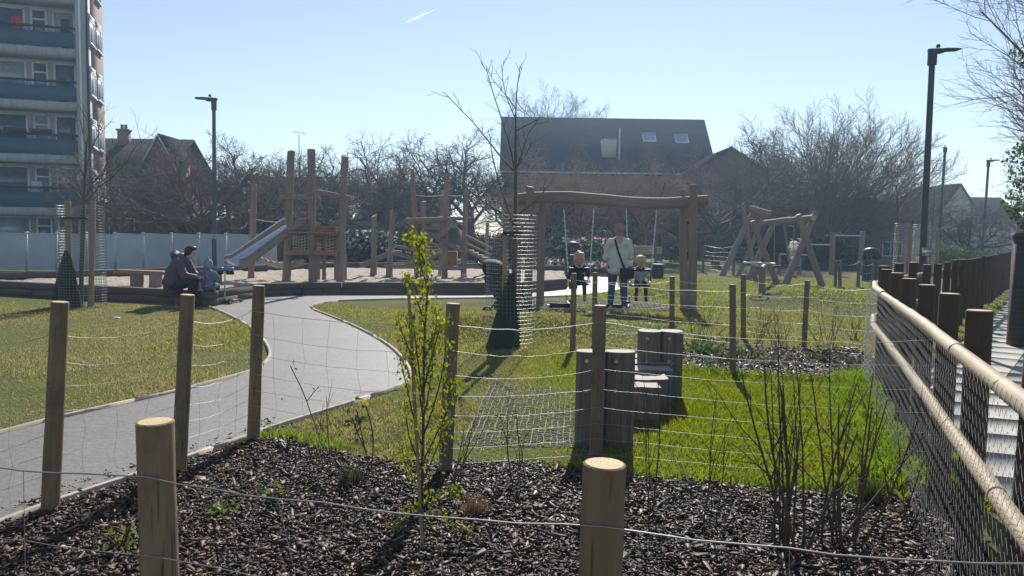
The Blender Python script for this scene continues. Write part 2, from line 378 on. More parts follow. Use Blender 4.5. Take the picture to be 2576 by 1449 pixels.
def stuffgrid(xs,ys,zf=None):
    X,Y=np.meshgrid(xs,ys); Z=zf(X,Y) if zf else np.zeros_like(X)
    n=len(xs); i=np.arange((len(ys)-1)*n).reshape(len(ys)-1,n)[:,:-1].ravel()
    return np.stack([X.ravel(),Y.ravel(),Z.ravel()],1), np.stack([i,i+1,i+n+1,i+n],1)
m,t,b,o=nodes('lawn_soil'); vec=coord(t,'world')
n1=noise(t,vec,1.1,5); n2=noise(t,vec,22,4); n3=noise(t,vec,.28,3)
c=ramp(t,n1,[(.30,(.065,.08,.022)),(.5,(.105,.115,.034)),(.68,(.175,.145,.065))])
c=mixc(t,c,ramp(t,n2,[(.3,(.055,.065,.02)),(.7,(.18,.18,.065))]),.5); c=mixc(t,c,(.15,.12,.065),ramp(t,n3,[(.52,(0,0,0)),(.7,(.6,.6,.6))]))
t.links.new(c,b.inputs['Base Color']); b.inputs['Roughness'].default_value=.95; b.inputs['Specular IOR Level'].default_value=.1; bump(t,b,n2,.8,.04); M['ground']=m

def strip_sheet(name, poly, z, mat, kind='structure'):
    mb=MB(); mb.poly([(p[0],p[1],z) for p in poly]); o=mb.build(name,mat); return tag(o,kind=kind)
# path --------------------------------------------------------------
pathL=[G(u,v) for u,v in [(-260,1165),(0,1095),(161,1052),(430,993),(591,950),(645,934),(677,907),(680,886),(661,854),(618,816),(553,784),(526,774)]]
pathR=[G(u,v) for u,v in [(-260,1430),(0,1324),(150,1267),(344,1203),(467,1160),(634,1101),(671,1085),(860,1026),(1031,969),(1037,940),(994,880),(913,832),(838,800),(775,776),(800,764),(881,756),(1150,752),(1330,750),(1480,744),(1560,728)]]
pathB=[G(u,v) for u,v in [(1545,700),(1500,696),(1440,700)]]
pathL=smoothline(pathL,2); pathRs=smoothline(pathR,2)
sand_front=[G(u,v) for u,v in [(-330,727),(0,741),(533,772),(655,748),(760,743),(860,742),(1215,742),(1330,738),(1428,727)]]
PATH=pathL+[G(533,768),G(655,746),G(760,741),G(860,740),G(1215,740),G(1330,736),G(1430,724)]+pathB[::-1]+pathRs[::-1]
FLAT=pathL[::3]+pathRs[::3]+[p.lerp(q,f) for p,q in zip(sand_front[:-1],sand_front[1:]) for f in (0,.33,.66)]; PATHPOLY=[(p[0],p[1]) for p in PATH]
far=np.array([-250,-180,-120,-90,-70,-45,-30,-22.]); xs=np.concatenate([far,np.arange(-18,24,.22),-far[::-1]+4]); ys=np.concatenate([[-60,-20,-5,0],np.arange(1,34,.2),[36,40,46,54,70,100,130,180,250]])
mb=MB(); v,q=stuffgrid(xs,ys,hgt); mb.add(v,q); gr=mb.build('ground',M['ground'],smooth=True); tag(gr,kind='structure')
m,t,b,o=nodes('resin_gravel_path'); vec=coord(t,'world'); n1=noise(t,vec,150,3,.8); n2=noise(t,vec,.7,4)
vo=t.nodes.new('ShaderNodeTexVoronoi'); vo.inputs['Scale'].default_value=130; t.links.new(vec,vo.inputs['Vector'])
c=ramp(t,n1,[(.3,(.085,.078,.07)),(.5,(.19,.172,.155)),(.7,(.33,.30,.27))]); c=mixc(t,c,ramp(t,n2,[(.35,(.105,.096,.087)),(.65,(.26,.238,.215))]),.45)
n4=noise(t,vec,34,2,.7); c=mixc(t,c,ramp(t,n4,[(.35,(.09,.083,.076)),(.65,(.33,.30,.27))]),.45)
c=mixc(t,c,ramp(t,vo.outputs['Distance'],[(.0,(.34,.32,.3)),(.6,(.08,.078,.075))]),.35)
t.links.new(c,b.inputs['Base Color']); b.inputs['Roughness'].default_value=.62; b.inputs['Specular IOR Level'].default_value=.5; bump(t,b,vo.outputs['Distance'],.35,.006); M['path']=m
path=strip_sheet('path',PATH,.012,M['path'])
ep=pm('pale_timber_edging',(.50,.44,.34),(.36,.30,.22),9,.8,.2)
for line in (pathL,pathRs[:-6]):
    # thin boards with a real step, lengths butted end to end
    pe=tag(bpy.data.objects.new('path_edging',None),kind='structure'); COL.objects.link(pe); ORG[pe.name]=V(0,0,0)
    def off2(d):
        out=[]
        for i,p in enumerate(line):
            a=line[max(0,i-1)]; b2=line[min(len(line)-1,i+1)]; tt=(b2-a).normalized(); out.append(p+V(tt.y,-tt.x,0)*d)
        return out
    oa,ob=off2(-.015),off2(.015); i0=0
    while i0<len(line)-1:
        i1=i0; acc=0
        while i1<len(line)-1 and acc<1.8: acc+=(line[i1+1]-line[i1]).length; i1+=1
        k=i1-i0+1; v=[]
        for i in range(i0,i1+1):
            for q,z in ((oa[i],-.03),(oa[i],.036),(ob[i],.036),(ob[i],-.03)): v.append([q.x,q.y,z])
        f=[[a*4+c,(a+1)*4+c,(a+1)*4+c+1,a*4+c+1] for a in range(k-1) for c in range(3)]+[[0,1,2,3],[(k-1)*4+3,(k-1)*4+2,(k-1)*4+1,(k-1)*4]]
        mb=MB(); mb.add(v,[f]); mb.build('board',ep,pe); i0=i1
# sandpit ------------------------------------------------------------
SAND=[(p.x,p.y+.1) for p in sand_front]+[(2.0,27.2),(-1,28.6),(-6.5,27.5),(-9.3,23),(-12.6,18.4),(-17,17.6)]
m,t,b,o=nodes('play_sand'); vec=coord(t,'world'); n1=noise(t,vec,6,6,.7); n2=noise(t,vec,60,3)
c=ramp(t,n1,[(.3,(.33,.27,.20)),(.7,(.56,.48,.37))]); c=mixc(t,c,ramp(t,n2,[(.3,(.3,.25,.19)),(.7,(.6,.52,.4))]),.4); t.links.new(c,b.inputs['Base Color']); b.inputs['Roughness'].default_value=.9; bump(t,b,n1,1,.12); M['sand']=m
xs=np.arange(-17.5,2.6,.16); ys=np.arange(12.5,29,.16)
v,q=stuffgrid(xs,ys,lambda x,y: .17+.035*np.sin(x*3.1+np.sin(y*2))*np.sin(y*2.7+x)+.02*np.sin(x*7+y*5)*np.sin(y*8-x*3)+rng.normal(0,.008,x.shape))
ok=inpoly(v[:,0],v[:,1],SAND); q=q[ok[q].all(1)]; mb=MB(); mb.add(v,q); tag(mb.build('sand',M['sand'],smooth=True),kind='structure')
def sleepers(line, zt, label, n=2, hgt_=.15, wd=.2):
    a0=line[0]; th=thing('sleeper_edging',(a0[0],a0[1],0),label,'edging')
    for a,b2 in zip(line[:-1],line[1:]):
        a=V(a[0],a[1],0); b2=V(b2[0],b2[1],0); L=(b2-a).length; k=max(1,round(L/2.3)); d=(b2-a)/L; nn=V(-d.y,d.x,0)
        for c in range(n):
            off=0 if c%2==0 else .5/k; cuts=sorted({0,1,*[min(1,max(0,(i+(.5 if c%2 else 0))/k)) for i in range(k+1)]})
            for s0,s1 in zip(cuts[:-1],cuts[1:]):
                if (s1-s0)*L<.06: continue
                zc=zt-hgt_*(c+.5); j=rng.uniform(-.008,.008)
                mb=MB(); p0=a+d*(L*s0+.004)+nn*(wd/2+j); p1=a+d*(L*s1-.004)+nn*(wd/2+j)
                mb.beam(p0+V(0,0,zc),p1+V(0,0,zc),wd,hgt_-.008); s=mb.build('sleeper',M['sleeper'],th)
                bv=s.modifiers.new('bevel','BEVEL'); bv.width=.012; bv.segments=1
    return th
SF=[(p.x,p.y) for p in sand_front]
sleepers(SF[:3],.30,'dark timber sleeper wall at front left of the sandpit where the adult sits')
sleepers(SF[2:],.30,'dark timber sleeper wall along the path in front of the slide tower and climbing frame')
sleepers([(2.05,27.3),(1.62,20.95)],.30,'short dark sleeper wall at right end of the sandpit')
sleepers([(-17,17.8),(-12.6,18.5),(-9.3,23.1),(-6.5,27.6),(-1,28.7),(2.0,27.4)],.36,'brown sleeper wall along the back of the sandpit',2,.18)

# mulch beds ----------------------------------------------------------
bedA=[G(u,v) for u,v in [(-260,1440),(0,1332),(150,1275),(344,1211),(467,1168),(634,1111),(700,1108),(800,1122),(880,1150),(1000,1166),(1135,1169),(1300,1164),(1431,1176),(1599,1204),(1776,1216),(1924,1236),(2100,1252),(2220,1256),(2365,1250)]]+[V(2.62,4.2,0),V(2.1,3.1,0),V(1.2,1.0,0),V(-3.2,1.0,0)]
bedB=[G(u,v) for u,v in [(1712,928),(1830,945),(2000,955),(2215,966),(2205,905),(2150,880),(2030,878),(1870,872),(1760,876),(1700,895)]]
m,t,b,o=nodes('bark_mulch_soil'); vec=coord(t,'world'); n1=noise(t,vec,45,5,.75)
t.links.new(ramp(t,n1,[(.3,(.012,.009,.008)),(.7,(.06,.042,.035))]),b.inputs['Base Color']); b.inputs['Roughness'].default_value=.7; bump(t,b,n1,1,.03); M['soil']=m
for bd in (bedA,bedB): strip_sheet('mulch_bed',bd,.006,M['soil'])
m,t,b,o=nodes('bark_chip'); a=t.nodes.new('ShaderNodeAttribute'); a.attribute_name='tint'
vec=coord(t,'world'); n1=noise(t,vec,160,3); t.links.new(mixc(t,a.outputs['Color'],ramp(t,n1,[(.3,(.55,.55,.55)),(.7,(1.2,1.2,1.2))]),1,'MULTIPLY'),b.inputs['Base Color']); b.inputs['Roughness'].default_value=.5; b.inputs['Specular IOR Level'].default_value=.24; bump(t,b,n1,.4,.004); M['chip']=m
def chips(poly, n, name, smin=.0135, smax=.042):
    P=np.array([(p[0],p[1]) for p in poly]); lo,hi=P.min(0),P.max(0)
    x=rng.uniform(lo[0],hi[0],n*3); y=rng.uniform(lo[1],hi[1],n*3); k=inpoly(x,y,[tuple(p) for p in P]); x,y=x[k][:n],y[k][:n]; n=len(x)
    L=np.clip(smin*np.exp(np.abs(rng.normal(0,.62,n))),smin*.6,smax*1.9); Wd=L*rng.uniform(.2,.45,n); T=rng.uniform(.003,.008,n)
    yaw=rng.uniform(0,6.283,n); pit=rng.normal(0,.32,n); rol=rng.normal(0,.38,n)
    base=np.array([[i,j,k] for k in(-.5,.5) for j in(-.5,.5) for i in(-.5,.5)])
    p=base[None]*np.stack([L,Wd,T],1)[:,None,:]
    p[:,:,0]*=1+.35*rng.uniform(-1,1,(n,8)); p[:,:,1]*=1+.5*rng.uniform(-1,1,(n,8))
    p[:,:,2]+=(p[:,:,0]/L[:,None])**2*(rng.normal(0,.25,n)*L)[:,None]
    cr,sr=np.cos(rol)[:,None],np.sin(rol)[:,None]; yy=p[:,:,1]*cr-p[:,:,2]*sr; zz=p[:,:,1]*sr+p[:,:,2]*cr
    cp,sp=np.cos(pit)[:,None],np.sin(pit)[:,None]; xx=p[:,:,0]*cp+zz*sp; zz=-p[:,:,0]*sp+zz*cp
    cy,sy=np.cos(yaw)[:,None],np.sin(yaw)[:,None]
    z0=rng.uniform(.008,.034,n)
    Q=np.stack([xx*cy-yy*sy+x[:,None],xx*sy+yy*cy+y[:,None],zz+z0[:,None]],-1).reshape(-1,3)
    f=np.array([[0,2,3,1],[4,5,7,6],[0,1,5,4],[2,6,7,3],[0,4,6,2],[1,3,7,5]])[None]+(np.arange(n)*8)[:,None,None]
    pal=np.array([(.065,.036,.023),(.105,.058,.037),(.045,.027,.02),(.15,.085,.054),(.23,.145,.095),(.44,.32,.22),(.085,.05,.042)])
    ci=rng.choice(7,n,p=[.26,.22,.18,.14,.1,.04,.06]); c=pal[ci]*rng.uniform(.7,1.3,(n,1))
    mb=MB(); mb.add(Q,f.reshape(-1,4),None,0,np.repeat(c,8,0)); o=mb.build(name,M['chip'])
    return o
tag(chips([p for p in bedA],58000,'bark_mulch'),'dark glossy bark chips covering the foreground planting bed','mulch',kind='stuff')
tag(chips([p for p in bedB],4500,'bark_mulch',.02,.05),'bark chips on the smaller bed right of the wooden steps','mulch',kind='stuff')

# loose chips strayed onto the path edge and the lawn edge
_ed=[p for p in pathRs if p.y<5.6]; _strip=[(p.x,p.y) for p in _ed]+[(p.x-.05,p.y+.42) for p in _ed[::-1]]
tag(chips(_strip,260,'bark_litter',.01,.03),'stray bark crumbs on the path edge beside the bed','mulch',kind='stuff')
# right-hand footpath -----------------------------------------------
FL=[V(.75,0,0),V(1.35,1.5,0),V(2.1,3.4,0),V(2.55,4.5,0),V(3.55,7.1,0),V(3.95,8.1,0),V(4.4,8.75,0),V(5.4,10.0,0),V(7.7,13,0),V(10.7,17,0),V(15,23.0,0),V(20,29.5,0)]
FLs=smoothline(FL,2)
def offset(line,d):
    out=[]
    for i,p in enumerate(line):
        a=line[max(0,i-1)]; b2=line[min(len(line)-1,i+1)]; tt=(b2-a).normalized(); out.append(p+V(tt.y,-tt.x,0)*d)
    return out
wa,wb=offset(FLs,.3),offset(FLs,2.0)
M['tarmac']=pm('footway_asphalt',(.16,.155,.15),(.10,.098,.095),60,.85,.5,kind='world')
M['slab']=pm('concrete_paving_slab',(.36,.345,.32),(.27,.255,.235),12,.8,.25,kind='world',tint=False)
strip_sheet('footpath',wa+wb[::-1],.006,M['tarmac'])
fp=bpy.data.objects['footpath']; ORG['footpath']=V(0,0,0)
dd=0; cum=[0]
for a,b2 in zip(FLs[:-1],FLs[1:]): cum.append(cum[-1]+(b2-a).length)
def along(line,s,off=0):
    i=min(max(np.searchsorted(cum,s)-1,0),len(line)-2); f=(s-cum[i])/(cum[i+1]-cum[i]); p=line[i].lerp(line[i+1],f); tt=(line[i+1]-line[i]).normalized(); return p+V(tt.y,-tt.x,0)*off
s=1.0
while s<30.4:
    for j in range(2):
        o0=.35+j*.8; mb=MB(); e=.004; zt=.022+rng.uniform(-.0012,.0012)
        c4=[along(FLs,s+e,o0+e),along(FLs,s+.6-e,o0+e),along(FLs,s+.6-e,o0+.8-e),along(FLs,s+e,o0+.8-e)]
        v=[(p.x,p.y,.007) for p in c4]+[(p.x,p.y,zt) for p in c4]
        mb.add(v,[[[4,7,6,5],[0,1,5,4],[1,2,6,5],[2,3,7,6],[3,0,4,7]]]); mb.build('paving_slab',M['slab'],fp)
    s+=.6

# rubber grid mats ----------------------------------------------------
def rubber_mat(poly, label, zf=.016, pitch=.06):
    a,b2,c2,d2=[V(p.x,p.y,0) for p in poly]; th=thing('rubber_mat',(a.x,a.y,0),label,'mat','rubber mats')
    nu=max(2,round(((b2-a).length)/pitch)); nv=max(2,round(((d2-a).length)/pitch)); mb=MB()
    pt=lambda s,t: (a.lerp(b2,s)).lerp(d2.lerp(c2,s),t)
    P=[];Q=[]
    for i in range(nu+1):
        P.append([[*(Vector(pt(i/nu,k/24)[:2])+V(rng.normal(0,.004),rng.normal(0,.004))),zf+rng.normal(0,.006)] for k in range(25)])
    for j in range(nv+1):
        Q.append([[*(Vector(pt(k/24,j/nv)[:2])+V(rng.normal(0,.004),rng.normal(0,.004))),zf+rng.normal(0,.006)] for k in range(25)])
    mb.tubes(P,np.full((len(P),25),.0042),4); mb.tubes(Q,np.full((len(Q),25),.0042),4)
    mb.build('grid',M['mat'],th); return th
MAT1=[G(1335,783),G(1690,786),G(1672,764),G(1350,762)]
MAT2=[G(1165,1120),G(1450,1128),G(1450,985),G(1235,965)]
rubber_mat(MAT1,'pale rubber grid mat under the swings',.03+.02,.075)
rubber_mat(MAT2,'pale rubber grid mat left of the wooden log steps',.009,.048)

# grass --------------------------------------------------------------
def in_any(x,y,polys):
    r=np.zeros(len(x),bool)
    for p in polys: r|=inpoly(x,y,[(q[0],q[1]) for q in p])
    return r
KEEP=[PATH,SAND,bedA,bedB,wa+wb[::-1]]
def vn(x,y,s,seed):
    r=np.random.default_rng(seed); z=np.zeros_like(x)
    for k in range(7):
        a=r.uniform(0,6.28); f=s*r.uniform(.5,1.8); z+=np.sin((x*math.cos(a)+y*math.sin(a))*f+r.uniform(0,6.28))
    return z/3.2
def grass(name, x0,x1,y0,y1, dens, h, wd, label, mask=None, dry=0.0, sat=1.0, keepin=None):
    n=int((x1-x0)*(y1-y0)*dens); x=rng.uniform(x0,x1,n); y=rng.uniform(y0,y1,n)
    ok=~in_any(x,y,KEEP)
    ok&=np.abs(x)<y*.75+.35
    if mask is not None: ok&=mask(x,y)
    x,y=x[ok],y[ok]
    patch=vn(x,y,2.2,3)+.5*vn(x,y,7,5); keep=rng.uniform(0,1,len(x))<np.clip(.8+.35*patch-dry*.45,.12,1); x,y,patch=x[keep],y[keep],patch[keep]; n=len(x)
    hh=h*rng.uniform(.55,1.35,n)*(1+.35*np.clip(patch,-1,1)); a=rng.uniform(0,6.283,n); lean=np.abs(rng.normal(0,.55,n))*hh
    la=rng.uniform(0,6.283,n); dx,dy=np.cos(a)*wd*.5,np.sin(a)*wd*.5; z=hgt(x,y)
    p0=np.stack([x-dx,y-dy,z],1); p1=np.stack([x+dx,y+dy,z],1); lx,ly=np.cos(la)*lean,np.sin(la)*lean
    p2=np.stack([x+dx*.6+lx*.4,y+dy*.6+ly*.4,z+hh*.6],1); p3=np.stack([x+lx,y+ly,z+hh],1)
    Q=np.stack([p0,p1,p2,p3],1).reshape(-1,3); i=np.arange(n)*4
    f=np.stack([i,i+1,i+2,i+3],1)
    g1=np.array([.125,.17,.016])*sat; g2=np.array([.27,.295,.03])*sat; d1=np.array([.34,.285,.145])
    r=rng.uniform(0,1,(n,1)); c=g1*(1-r)+g2*r; dr=(rng.uniform(0,1,n)<np.clip(dry+.28*patch*dry-.1*(1-dry),0.02,1))[:,None]; c=np.where(dr,d1*rng.uniform(.6,1.15,(n,1)),c)
    mb=MB(); mb.add(Q,f,None,0,np.repeat(c,4,0)); o=mb.build(name,M['grass']); return tag(o,label,'grass',kind='stuff')
grass('grass',-.6,4.6,4.1,9.6,9500,.034,.007,'bright green lawn between the two bark beds',lambda x,y:x>(.55+rng.normal(0,.35,len(x))),.08,1.0)
grass('grass',-1.6,2.0,4.5,11.5,6500,.024,.0075,'worn yellowish lawn around the rubber mat and tree guard',lambda x,y:x<=(.75+rng.normal(0,.3,len(x))),.6)
grass('grass',-11.5,-1.4,4.5,15,4200,.02,.009,'dry patchy lawn left of the curving path',lambda x,y:(x<-1.4),.7)
grass('grass',-5,9,9.2,15,2200,.04,.012,'rough grass on the low mounds around the swings',lambda x,y:(x>-4.6)&~((x<-1.4)&(y<15)&(x<-4.6)),.5)
grass('grass',0.3,12,15,27,700,.045,.022,'far rough grass around the log frames',lambda x,y:(x>1.2),.35)
# longer fringe of grass beside the timber fence and at bed edges
def fringe(pts, n, spread, h, label):
    x=[];y=[]
    for a,b2 in zip(pts[:-1],pts[1:]):
        k=int(n*(b2-a).length); s=rng.uniform(0,1,k); x.append(a.x+(b2.x-a.x)*s+rng.normal(0,spread,k)); y.append(a.y+(b2.y-a.y)*s+rng.normal(0,spread,k))
    x=np.concatenate(x); y=np.concatenate(y); n=len(x); hh=h*rng.uniform(.4,1.2,n); a=rng.uniform(0,6.28,n); lean=np.abs(rng.normal(0,.5,n))*hh; la=rng.uniform(0,6.28,n); wd=.008
    dx,dy=np.cos(a)*wd*.5,np.sin(a)*wd*.5; z=0*x
    p0=np.stack([x-dx,y-dy,z],1); p1=np.stack([x+dx,y+dy,z],1); lx,ly=np.cos(la)*lean,np.sin(la)*lean
    Q=np.stack([p0,p1,np.stack([x+dx*.6+lx*.4,y+dy*.6+ly*.4,z+hh*.6],1),np.stack([x+lx,y+ly,z+hh],1)],1).reshape(-1,3); i=np.arange(n)*4
    r=rng.uniform(0,1,(n,1)); c=np.array([.10,.165,.017])*(1-r)+np.array([.2,.265,.03])*r
    mb=MB(); mb.add(Q,np.stack([i,i+1,i+2,i+3],1),None,0,np.repeat(c,4,0)); return tag(mb.build('grass',M['grass']),label,'grass',kind='stuff')
fringe([V(2.35,4.45,0),V(2.8,5.6,0),V(3.7,7.9,0)],2600,.13,.13,'longer bright grass along the foot of the dark post fence')
fringe([V(.25,4.75,0),V(1.2,4.55,0),V(2.3,4.4,0)],420,.05,.08,'grass fringe on the far edge of the foreground bark bed')
fringe([G(1712,932),G(1830,949),G(2000,960),G(2205,970)],500,.06,.10,'tufty grass fringe in front of the smaller bark bed')
fringe([G(668,1100),G(760,1112),G(860,1140)],700,.05,.07,'green grass tuft at the corner of bark bed and path')

# ------------------------------------------------------------------ wire fences
def post_mesh(base, top, r, mats=('post','endgrain'), parent=None, name='post', n=14, wob=.018, slant=0):
    d=(top-base).normalized(); mb=MB(); mb.log(base-d*.12,top,r,r*.97,n,wob,slant)
    return mb.build(name,[M[x] for x in mats],parent,smooth=False)
def wire_run(mb, a, b, r, sag=.05, kink=.006, k=9, amp=None):
    a,b=Vector(a),Vector(b); pts=[]
    for i in range(k):
        t=i/(k-1); p=a.lerp(b,t)+V(0,0,-sag*4*t*(1-t)); j=0 if i in(0,k-1) else kink
        pts.append((p.x+rng.normal(0,j),p.y+rng.normal(0,j),p.z+rng.normal(0,j)))
    mb.tube(pts,r,4,False); return pts
def wire_fence(label, posts, zs, r_post=.045, sag=.05, r=.0017, stay=.3, mats=('post','endgrain'), ends=None, kink=.006, cat='fence', bays=None, k=9, sagz=True):
    """posts: list of (base, top); the netting hangs between consecutive posts"""
    th=thing('wire_fence',posts[0][0],label,cat)
    for base,top in posts:
        if top is not None: post_mesh(base,top,r_post,mats,th)
    for i,((b0,t0),(b1,t1)) in enumerate(zip(posts[:-1],posts[1:])):
        if bays is not None and i not in bays: continue
        L=(b1-b0).length; ax0=((t0-b0).normalized() if t0 is not None else V(0,0,1)); ax1=((t1-b1).normalized() if t1 is not None else V(0,0,1))
        off=V(0,-1,0)*(r_post+.004); lines=[]
        for z in zs:
            lw=MB(); lines.append(wire_run(lw,b0+ax0*z+off,b1+ax1*z+off,r*(1.5 if z==zs[0] else 1),sag*(.6+.8*rng.random())*(z/zs[0] if sagz else 1),kink,k)); lw.build('line_wire',M['wire'],th)
        ns=max(1,int(L/stay))
        for j in range(1,ns+1):
            t=j/(ns+1); pts=[]
            for ln in lines:
                f=t*(k-1); q=int(f); p=Vector(ln[q]).lerp(Vector(ln[min(q+1,k-1)]),f-q); pts.append((p.x+rng.normal(0,.012),p.y,p.z))
            sw=MB(); sw.tube(pts,r*.8,3,False); sw.build('stay_wire',M['wire'],th)
    return th
def PB(u,vb,ut,vt):
    b=G(u,vb); return (b,at(ut,vt,b.y))
# foreground fence along the bed
fx=[V(-2.24,2.40,0),V(-.99,2.1,0),V(.22,1.79,0),V(1.45,1.62,0)]
fore=[(p,V(p.x,p.y,.957)) for p in fx]; fore[1]=(fx[1],at(390,1062,2.1)); fore[2]=(fx[2],at(1521,1168,1.79))
wire_fence('nearest post-and-wire fence, two thick posts in the foreground bark bed',fore,[.815,.59,.42,.27,.14,.04],.053,.022,.0015,.62,kink=.0025,k=13)
# left fence along path edge, back of the bed
leftf=[(V(G(-260,1420).x,G(-260,1420).y,0),None),PB(127,1290,151,760),PB(450,1190,472,742),PB(637,1110,651,719)]
leftf[0]=(leftf[0][0],leftf[0][0]+V(0,0,1.05))
wire_fence('sagging wire fence with three leaning posts beside the grey path',leftf,[.96,.82,.69,.56,.44,.33,.22,.11],.044,.075,.0011,.22,kink=.002,k=17)
backf=[leftf[-1],PB(1120,1190,1140,764),PB(1497,1162,1510,769),(V(2.58,4.36,0),None)]
wire_fence('wire fence across the back of the bark bed up to the dark rails',[(backf[0][0],None)]+backf[1:],[.94,.78,.63,.50,.38,.27,.17,.07],.044,.05,.0011,.24,kink=.002,k=17)
# fence round the small bed further back
f1=[PB(1441,884,1444,688),PB(1843,944,1843,716),(G(2215,964),None)]
wire_fence('low wire fence in front of the small bark bed with tall thin posts',f1,[.92,.74,.55,.36,.18],.036,.04,.0013,.5)
f2=[PB(1495,872,1497,686),PB(1690,868,1691,696),PB(1870,864,1870,691),PB(2022,880,2031,706),(G(2208,905),None)]
wire_fence('wire fence behind the wooden steps and small bark bed',f2,[.9,.72,.54,.36,.18],.036,.05,.0013,.5)
f3=[PB(2101,724,2103,656),PB(2113,724,2113,656),PB(2158,724,2161,658),PB(2194,724,2196,667)]
wire_fence('short far fence of four pale posts before the pull-up bars',f3,[.8,.5,.25],.05,.1,.004,.9,('greylog','greylog_sunlit_top'))
def far_fence(label, pts, hp, r=.05, n_w=6):
    ps=[]
    for a,b2 in zip(pts[:-1],pts[1:]):
        L=(b2-a).length; k=max(1,round(L/1.7))
        for i in range(k): ps.append(a.lerp(b2,i/k))
    ps.append(pts[-1]); ps=[(p,p+V(rng.normal(0,.03),0,hp*rng.uniform(.92,1.08))) for p in ps]
    wire_fence(label,ps,list(np.linspace(.9,.12,n_w)*hp),r,.06,.0035,.7,('greylog','greylog_sunlit_top'),kink=.02,k=6)
far_fence('far wire fence round the flower beds behind the swings',[G(1370,680),G(1470,678),G(1545,676)],1.25)
far_fence('far wire fence beside the bench and litter bin',[G(1575,684),G(1650,690)],1.25)
far_fence('far wire fence left of the crossed log swing frame',[G(1768,686),G(1845,692),G(1905,690)],1.25)

# ------------------------------------------------------------------ dark post and rail fence with netting (curves off to the right)
kf=thing('post_and_rail_fence',FLs[0],'dark post and pale rail fence with wire netting curving along the footpath','fence')
s=1.75; sp=.90; ks=[]
L_end=cum[-1]-.5
while s<L_end:
    p=along(FLs,s); ks.append(p); far_=p.y>13
    top=p+V(rng.normal(0,.008),0,1.21+rng.normal(0,.008)) if p.y<10 else p+V(0,0,1.16+rng.normal(0,.012))
    post_mesh(p,top,.055,('darkpost','endgrain'),kf,'post',14 if p.y<9 else 8,.012); s+=sp
for zc,rr in ((1.01,.032),(.645,.031)):
    for i in range(0,len(ks)-1,1):
        a,b2=ks[i],ks[i+1]; tt=(b2-a).normalized(); nn=V(-tt.y,tt.x,0)*(.058+.03)
        if a.y>16 and i%2: continue
        mb=MB(); e=rng.uniform(-.006,.006); mb.log(a+nn+V(0,0,zc+e)-tt*.0,b2+nn+V(0,0,zc+e)-tt*.008,rr,rr,12,.035); mb.build('rail',[M['rail'],M['endgrain']],kf)
# netting: twisted wire, rows of zigzag
mb=MB(); nl=offset(FLs,-.135); rows=20; dz=1.0/rows
ss=np.arange(1.5,11.0,.03)
base=np.array([list(along(FLs,q,-.142)) for q in ss]); 
for j in range(rows+1):
    P=base.copy(); P[:,2]=.02+j*dz+np.where(np.arange(len(ss))%2==0,1,-1)*dz*.42*(1 if j%2 else -1)+.008*np.sin(ss*3+j)
    P[:,0]+=.004*np.sin(ss*5+j*2)
    mb.tubes(P[None],np.full((1,len(ss)),.0007),3)
mb.build('netting',M['netwire'],kf)

# ------------------------------------------------------------------ pier and wall on the far right
p0=G(2537,872); p1=V(p0.x+3.2,p0.y-1.0,0)
wl=thing('garden_wall',p0,'dark brick garden wall at the right edge with a squared end','wall')
d=(p1-p0).normalized(); n_=V(-d.y,d.x,0)
mb=MB(); mb.beam(p0+V(0,0,.78),p1+V(0,0,.78),.24,1.56); mb.build('wall',M['brick_dark'],wl)
mb=MB(); mb.beam(p0-d*.02+V(0,0,1.59),p1+V(0,0,1.59),.30,.06); mb.build('coping',M['sleeper'],wl)

# ------------------------------------------------------------------ bare wood growth
def rot_about(d, ang, az):
    t=Vector((1,0,0)) if abs(d.x)<.8 else Vector((0,1,0)); a=d.cross(t).normalized(); b=d.cross(a)
    return d*math.cos(ang)+(a*math.cos(az)+b*math.sin(az))*math.sin(ang)
class Tree:
    def __init__(s, seed): s.rnd=random.Random(seed); s.lines=[]
    def grow(s, p, d, L, r, lvl, cfg):
        rn=s.rnd; c=cfg[lvl]; n=c['seg']; pts=[p.copy()]; rad=[r]; end=c.get('end',.45); ds=[d]
        for i in range(n):
            d=(d+Vector((rn.gauss(0,1),rn.gauss(0,1),rn.gauss(0,1)))*c['wander']+Vector((0,0,c['trop']))).normalized()
            p=p+d*(L/n); pts.append(p.copy()); rad.append(r*(1-(1-end)*(i+1)/n)); ds.append(d)
        s.lines.append((lvl,pts,rad))
        if lvl+1<len(cfg):
            k=c['kids']; k=k if isinstance(k,int) else rn.randint(*k); az=rn.uniform(0,6.28)
            for j in range(k):
                t=c['from']+(1-c['from'])*((j+rn.random())/k); f=t*n; i=min(int(f),n-1); q=pts[i].lerp(pts[i+1],f-i); az+=2.4+rn.uniform(-.5,.5)
                nd=rot_about(ds[min(i+1,n)],R(rn.uniform(*c['ang'])),az); 
                if 'flat' in c: nd.z*=c['flat']; nd.normalize()
                if nd.z<c.get('minz',-1): nd.z=c.get('minz',-1); nd.normalize()
                s.grow(q,nd,L*rn.uniform(*c['len'])*(1.15-.45*t),max(rad[i]*rn.uniform(*c['rad']),cfg[lvl+1].get('rmin',.003)),lvl+1,cfg)
    def mesh(s, lv, sides):
        mb=MB(); groups={}
        for l,p,r in s.lines:
            if l in lv: groups.setdefault((len(p),sides[l]),[]).append((p,r))
        for (k,n),g in groups.items():
            mb.tubes(np.array([[list(q) for q in p] for p,r in g]),np.array([r for p,r in g]),n)
        return mb
